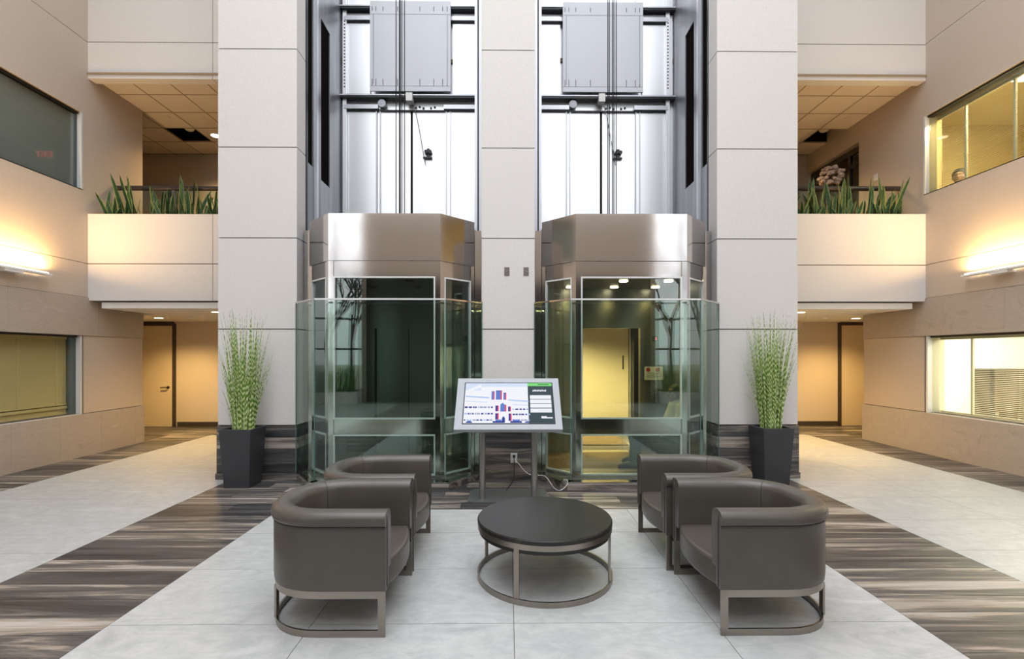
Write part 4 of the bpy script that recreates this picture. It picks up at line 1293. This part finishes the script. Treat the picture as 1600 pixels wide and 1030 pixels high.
# ------------------------------------------------------------------ potted grasses
def potted(x, y, lab, seed):
    t = thing('potted_grass', lab, 'potted plant', (x, y, 0), group='tall grasses in tapered planters')
    bm = bmesh.new()
    b, T, h, th = .145, .185, .69, .018

    def rg(r, z): return [bm.verts.new((sx * r, sy * r, z)) for sx, sy in ((-1, -1), (1, -1), (1, 1), (-1, 1))]
    R = [rg(b, 0), rg(T, h), rg(T - th, h), rg(T - th - .01, h - .09)]
    for p, q in zip(R, R[1:]):
        for k in range(4): bm.faces.new((p[k], p[(k + 1) % 4], q[(k + 1) % 4], q[k]))
    bm.faces.new(list(reversed(R[0]))); bm.faces.new(R[-1])
    obj('planter_pot', bm, 'pot_black', t, bevel=.004)
    bm = bmesh.new(); prism(bm, [(-.155, -.155), (.155, -.155), (.155, .155), (-.155, .155)], h - .085, h - .055); obj('soil', bm, 'soil', t)
    r = random.Random(seed); bm = bmesh.new()
    for k in range(190):
        a = r.uniform(0, 2 * PI); rr = .125 * math.sqrt(r.random())
        x0, y0 = rr * math.cos(a), rr * math.sin(a)
        tall = r.random()
        L = .45 + 1.10 * tall ** .8
        a += r.gauss(0, .5)
        lean = (r.uniform(.03, .19) if tall > .45 else r.uniform(.10, .38)) * L * .85
        if k < 16: lean *= 1.5
        yl = lean * math.sin(a); yl = min(yl, .09)
        pts = []
        for i in range(8):
            u = i / 7
            pts.append(Vector((x0 + lean * math.cos(a) * u ** 1.5, y0 + yl * u ** 1.5, .63 + L * u - .05 * L * u ** 3)))
        wv = r.uniform(.0042, .0078)
        wd = Vector((math.cos(a + 1.4 + r.uniform(-.6, .6)), math.sin(a + 1.4) * .6, 0)).normalized()
        pr = None
        for i, p in enumerate(pts):
            w_ = wv * (1 - (i / 7) ** 2.2) + .0006
            cur = (bm.verts.new(p - wd * w_), bm.verts.new(p + Vector((0, .002, 0))), bm.verts.new(p + wd * w_))
            if pr:
                bm.faces.new((pr[0], pr[1], cur[1], cur[0])); bm.faces.new((pr[1], pr[2], cur[2], cur[1]))
            pr = cur
    o = obj('grass_blades', bm, 'grass_banded', t); o['kind'] = 'stuff'
    return t


potted(-3.205, 5.82, 'tall banded grass in a black planter beside the unlit lift', 21)
potted(3.165, 5.86, 'tall banded grass in a black planter beside the lit lift', 22)

# ------------------------------------------------------------------ snake plants on the balconies
rp = random.Random(44)
leafmesh = []
for v_ in range(6):
    bm = bmesh.new(); L = 1.0; n = 8; bend = rp.uniform(-.12, .12); tw = rp.uniform(-.8, .8); pr = None
    for i in range(n + 1):
        u = i / n
        w_ = .085 * (1 - u) ** .55 * (.55 + .9 * u) * (1 if u < .98 else 0.1) + .002
        a = tw * u
        c = Vector((bend * u * u, .05 * math.sin(u * 2 + v_), u * L)); dv = Vector((math.cos(a), math.sin(a), 0))
        fold = Vector((-dv.y, dv.x, 0)) * w_ * .35
        cur = [bm.verts.new(c - dv * w_ + fold), bm.verts.new(c - dv * w_ * .75 + fold * .5), bm.verts.new(c), bm.verts.new(c + dv * w_ * .75 + fold * .5), bm.verts.new(c + dv * w_ + fold)]
        if pr:
            for q in range(4):
                f = bm.faces.new((pr[q], pr[q + 1], cur[q + 1], cur[q])); f.material_index = 1 if q in (0, 3) else 0
        pr = cur
    me = bpy.data.meshes.new('leaf'); bmesh.ops.recalc_face_normals(bm, faces=bm.faces[:]); bm.to_mesh(me); bm.free()
    me.materials.append(MATS['snake_leaf']); me.materials.append(MATS['snake_edge'])
    for p in me.polygons: p.use_smooth = True
    leafmesh.append(me)
ORD = ('first', 'second', 'third', 'fourth', 'fifth', 'sixth', 'seventh', 'eighth', 'ninth')
for s in (-1, 1):
    side = 'left' if s < 0 else 'right'
    xs = [-6.35, -6.1, -5.72, -5.5, -5.25, -5.0, -4.8, -4.62] if s < 0 else [4.6, 4.85, 5.08, 5.3, 5.52, 5.85, 6.05, 6.3]
    for i, x in enumerate(xs):
        t = thing('snake_plant', 'snake plant on the %s balcony, %s from its left end' % (side, ORD[i]), 'plant', (x + rp.uniform(-.03, .03), 7.86 + rp.uniform(-.05, .05), 3.715 + (0 if s < 0 else .03)), group='snake plants on the %s balcony' % side)
        for k in range(rp.randint(11, 14)):
            lf = bpy.data.objects.new('leaf', rp.choice(leafmesh)); C.objects.link(lf); lf.parent = t
            h = rp.uniform(.18, .60) if rp.random() < .87 else rp.uniform(.62, .80)
            lf.scale = (rp.uniform(.38, .58), rp.uniform(.38, .58), h)
            lf.location = (rp.uniform(-.11, .11), rp.uniform(-.06, .06), 0)
            lf.rotation_euler = (rp.gauss(0, .14), rp.gauss(0, .20), rp.uniform(0, 2 * PI))


# ------------------------------------------------------------------ people
def cap(bm, pts, rs_):
    """chain of overlapping balls and tapered tubes, fused later by a voxel remesh"""
    pts = [Vector(p) for p in pts]
    for p, r in zip(pts, rs_):
        ball(bm, p, r, u=14, v=10)
    for i in range(len(pts) - 1):
        tube(bm, [pts[i], pts[i + 1]], [rs_[i], rs_[i + 1]], 14)


def fuse(o, vox):
    m = o.modifiers.new('fuse', 'REMESH'); m.mode = 'VOXEL'; m.voxel_size = vox; m.use_smooth_shade = True
    s_ = o.modifiers.new('soft', 'SMOOTH'); s_.factor = .5; s_.iterations = 4


def head(bm, c, f, up=Vector((0, 0, 1)), sc=1.0):
    """c centre of the head, f facing direction (unit, level)"""
    sd = f.cross(up).normalized()
    P_ = lambda a, b, z: tuple(Vector(c) + (f * a + sd * b + up * z) * sc)
    ball(bm, P_(-.01, 0, .03), .088 * sc, 1.0, 1.0, 1.1, 20, 14)
    ball(bm, P_(.018, 0, -.045), .066 * sc, 1, 1, 1.05, 16, 12)
    ball(bm, P_(.052, 0, -.098), .028 * sc)                       # chin
    cap(bm, [P_(.082, 0, .022), P_(.104, 0, -.022)], [.011 * sc, .017 * sc])   # nose
    ball(bm, P_(.080, 0, .040), .024 * sc, 1, 1, .6)               # brow
    for q in (-1, 1):
        ball(bm, P_(.055, q * .045, -.02), .028 * sc)              # cheek
        ball(bm, P_(.060, q * .030, .040), .022 * sc, 1, 1, .55)
        ball(bm, P_(-.008, q * .083, -.005), .026 * sc, .6, .6, 1.2)  # ear
    cap(bm, [P_(.078, -.018, -.058), P_(.084, 0, -.056), P_(.078, .018, -.058)], [.011 * sc] * 3)   # mouth
    ball(bm, P_(.076, 0, -.074), .014 * sc)


def hand(bm, w_, d, side_, sc=1.0, curl=.5):
    """w_ wrist, d pointing direction, side_ thumb side"""
    w_, d, side_ = Vector(w_), Vector(d).normalized(), Vector(side_).normalized()
    dn = d.cross(side_).normalized()
    if dn.z > 0: dn = -dn
    for k in range(4):
        o_ = side_ * (.03 - .02 * k) * sc
        cap(bm, [w_ + o_ * .6, w_ + d * .085 * sc + o_], [.016 * sc, .012 * sc])
        L = (.035, .042, .039, .030)[k] * sc
        a = w_ + d * .085 * sc + o_; b_ = a + (d + dn * curl * .5).normalized() * L; c_ = b_ + (d * .6 + dn * curl * 1.4).normalized() * L * .8
        cap(bm, [a, b_, c_], [.0105 * sc, .0095 * sc, .008 * sc])
    a = w_ + d * .02 * sc + side_ * .03 * sc
    cap(bm, [a, a + (d * .6 + side_).normalized() * .035 * sc, a + (d * 1.2 + side_ * .8).normalized() * .065 * sc], [.013 * sc, .011 * sc, .009 * sc])


# seated person in the lit lift, facing the camera's left
pb = thing('person', 'person in a pale hooded sweatshirt and jeans seated inside the lit lift', 'person', (2.15, 6.66, .03))
hip = Vector((.03, 0, .26)); nk = Vector((.17, .0, .86)); F = Vector((-1, -.12, 0)).normalized()
bm = bmesh.new()
cap(bm, [hip + Vector((0, -.09, 0)), hip + Vector((0, .09, 0))], [.115, .115])
cap(bm, [hip, hip + Vector((.08, 0, .26)), nk + Vector((-.01, 0, -.06)), nk], [.125, .125, .12, .065])
cap(bm, [nk + Vector((0, -.17, -.05)), nk + Vector((0, .17, -.05))], [.07, .07])
cap(bm, [nk, nk + Vector((-.02, 0, .08))], [.06, .055])
hc = nk + Vector((-.045, 0, .145))
head(bm, hc, F, sc=1.0)
legs = []
for q, kx, ky, ax, ay in ((-1, -.44, -.13, -.50, -.20), (1, -.40, .16, -.36, .18)):
    h_ = hip + Vector((-.02, q * .09, 0)); kn = Vector((kx, ky, .40)); an = Vector((ax, ay, .085))
    legs.append((h_, kn, an)); cap(bm, [h_, kn, an], [.085, .06, .042]); cap(bm, [an, an + Vector((-.15, -.02, -.045))], [.045, .035])
arms = []
for q in (-1, 1):
    sh = nk + Vector((0, q * .18, -.06)); el = sh + Vector((-.10, q * .06, -.25)); wr_ = Vector((-.14, q * .06, .50))
    arms.append((sh, el, wr_)); cap(bm, [sh, el, wr_], [.055, .043, .03]); hand(bm, wr_, (-1, -q * .2, -.15), (0, -q, .3), 1.0, .6)
o = obj('body', bm, 'skin_brown', pb); fuse(o, .011)
bm = bmesh.new()
cap(bm, [hip + Vector((.03, 0, .08)), hip + Vector((.10, 0, .30)), nk + Vector((0, 0, -.07))], [.155, .16, .145])
cap(bm, [nk + Vector((0, -.17, -.06)), nk + Vector((0, .17, -.06))], [.088, .088])
for sh, el, wr_ in arms: cap(bm, [sh, el, wr_ + Vector((.03, 0, .0))], [.078, .064, .046])
cap(bm, [nk + Vector((.06, -.06, .02)), nk + Vector((.09, 0, .05)), nk + Vector((.06, .06, .02))], [.05, .055, .05])
cap(bm, [nk + Vector((-.05, -.05, -.02)), nk + Vector((-.06, 0, -.05)), nk + Vector((-.05, .05, -.02))], [.035, .035, .035])
o = obj('hooded_sweatshirt', bm, 'hoodie', pb); fuse(o, .013)
bm = bmesh.new()
cap(bm, [hip + Vector((0, -.08, 0)), hip + Vector((0, .08, 0))], [.135, .135])
for h_, kn, an in legs: cap(bm, [h_, kn, an + Vector((0, 0, .03))], [.125, .088, .066])
o = obj('jeans', bm, 'jeans', pb); fuse(o, .013)
for h_, kn, an in legs:
    bm = bmesh.new(); cap(bm, [an + Vector((.03, 0, -.02)), an + Vector((-.08, -.012, -.025)), an + Vector((-.18, -.025, -.042))], [.055, .05, .04]); o = obj('shoe', bm, 'shoe_black', pb); fuse(o, .009)
bm = bmesh.new(); ball(bm, tuple(hc + Vector((.016, .002, .045))), .092, 1, 1, .92, 18, 12); ball(bm, tuple(hc + Vector((.05, 0, .0))), .065); o = obj('hair', bm, 'hair_black', pb); fuse(o, .012)
st = thing('stool', 'low dark stool under the person seated in the lit lift', 'stool', (2.20, 6.66, .03))
st.scale = (1, 1, .42)
bm = bmesh.new(); lathe(bm, [(.15, .255), (.17, .265), (.17, .29), (.155, .30)], 28); o = obj('seat', bm, 'black_rubber', st); shade_auto(o)
for k in range(4):
    a = PI / 4 + k * PI / 2; bm = bmesh.new(); tube(bm, [(.12 * math.cos(a), .12 * math.sin(a), .26), (.155 * math.cos(a), .155 * math.sin(a), 0)], .013, 8); obj('leg', bm, 'dark_metal', st)
# notice inside the lit lift
nt_ = thing('notice', 'white paper notice with two red circles taped inside the lit lift', 'notice', (2.255, 7.575, 1.17))
box('sheet', (-.145, .145, 0, .002, 0, .21), 'paper', nt_)
for x in (-.085, .065):
    bm = bmesh.new(); tube(bm, [(x, -.0015, .16), (x, 0, .16)], .033, 20); obj('red_circle', bm, 'red_ink', nt_)
bm = bmesh.new()
for k in range(5):
    bx(bm, -.11 + .01 * (k % 2), .11 - .02 * (k % 3), -.001, 0, .108 - k * .018, .113 - k * .018)
obj('text_lines', bm, 'ink', nt_)

# standing person in the upper right office
pc = thing('person', 'dark haired person in a white shirt seen in the upper right window', 'person', (7.25, 7.73, 2.95))
F2 = Vector((-.8, -.6, 0)).normalized(); S2 = Vector((-F2.y, F2.x, 0))
bm = bmesh.new(); n2 = Vector((0, 0, 1.33)); h2 = Vector((0, 0, .88)); hc2 = n2 + F2 * .03 + Vector((0, 0, .145))
cap(bm, [h2 - S2 * .08, h2 + S2 * .08], [.11, .11]); cap(bm, [h2, n2 + Vector((0, 0, -.10)), n2], [.125, .13, .06]); cap(bm, [n2 - S2 * .16 + Vector((0, 0, -.05)), n2 + S2 * .16 + Vector((0, 0, -.05))], [.06, .06])
cap(bm, [n2, n2 + F2 * .01 + Vector((0, 0, .08))], [.055, .052]); head(bm, hc2, F2)
A2 = []
for q in (-1, 1):
    a = h2 + S2 * q * .09; cap(bm, [a, Vector((0, 0, .47)) + S2 * q * .10, Vector((0, 0, .08)) + S2 * q * .10], [.085, .058, .042]); cap(bm, [Vector((0, 0, .06)) + S2 * q * .1, F2 * .15 + Vector((0, 0, .035)) + S2 * q * .11], [.042, .034])
    sh = n2 + S2 * q * .18 + Vector((0, 0, -.06)); el = sh + S2 * q * .05 + Vector((0, 0, -.27)) - F2 * .02; wr_ = el + F2 * .22 - S2 * q * .10 + Vector((0, 0, .10))
    A2.append((sh, el, wr_)); cap(bm, [sh, el, wr_], [.052, .042, .029]); hand(bm, wr_, F2 - S2 * q * .3, Vector((0, 0, 1)), 1.0, .8)
o = obj('body', bm, 'skin_tan', pc); fuse(o, .012)
bm = bmesh.new(); cap(bm, [h2 + Vector((0, 0, .02)), n2 + Vector((0, 0, -.11))], [.15, .152]); cap(bm, [n2 - S2 * .16 + Vector((0, 0, -.06)), n2 + S2 * .16 + Vector((0, 0, -.06))], [.075, .075])
for sh, el, wr_ in A2: cap(bm, [sh, el, wr_ - F2 * .03], [.068, .057, .042])
o = obj('shirt', bm, 'shirt_white', pc); fuse(o, .013)
bm = bmesh.new(); cap(bm, [h2 - S2 * .08, h2 + S2 * .08], [.13, .13])
for q in (-1, 1): cap(bm, [h2 + S2 * q * .09, Vector((0, 0, .47)) + S2 * q * .10, Vector((0, 0, .10)) + S2 * q * .10], [.10, .075, .065])
o = obj('trousers', bm, 'jeans', pc); fuse(o, .014)
bm = bmesh.new(); ball(bm, tuple(hc2 - F2 * .02 + Vector((0, 0, .05))), .098, 1, 1, .95, 18, 12); ball(bm, tuple(hc2 - F2 * .05), .07); o = obj('hair', bm, 'hair_black', pc); fuse(o, .012)
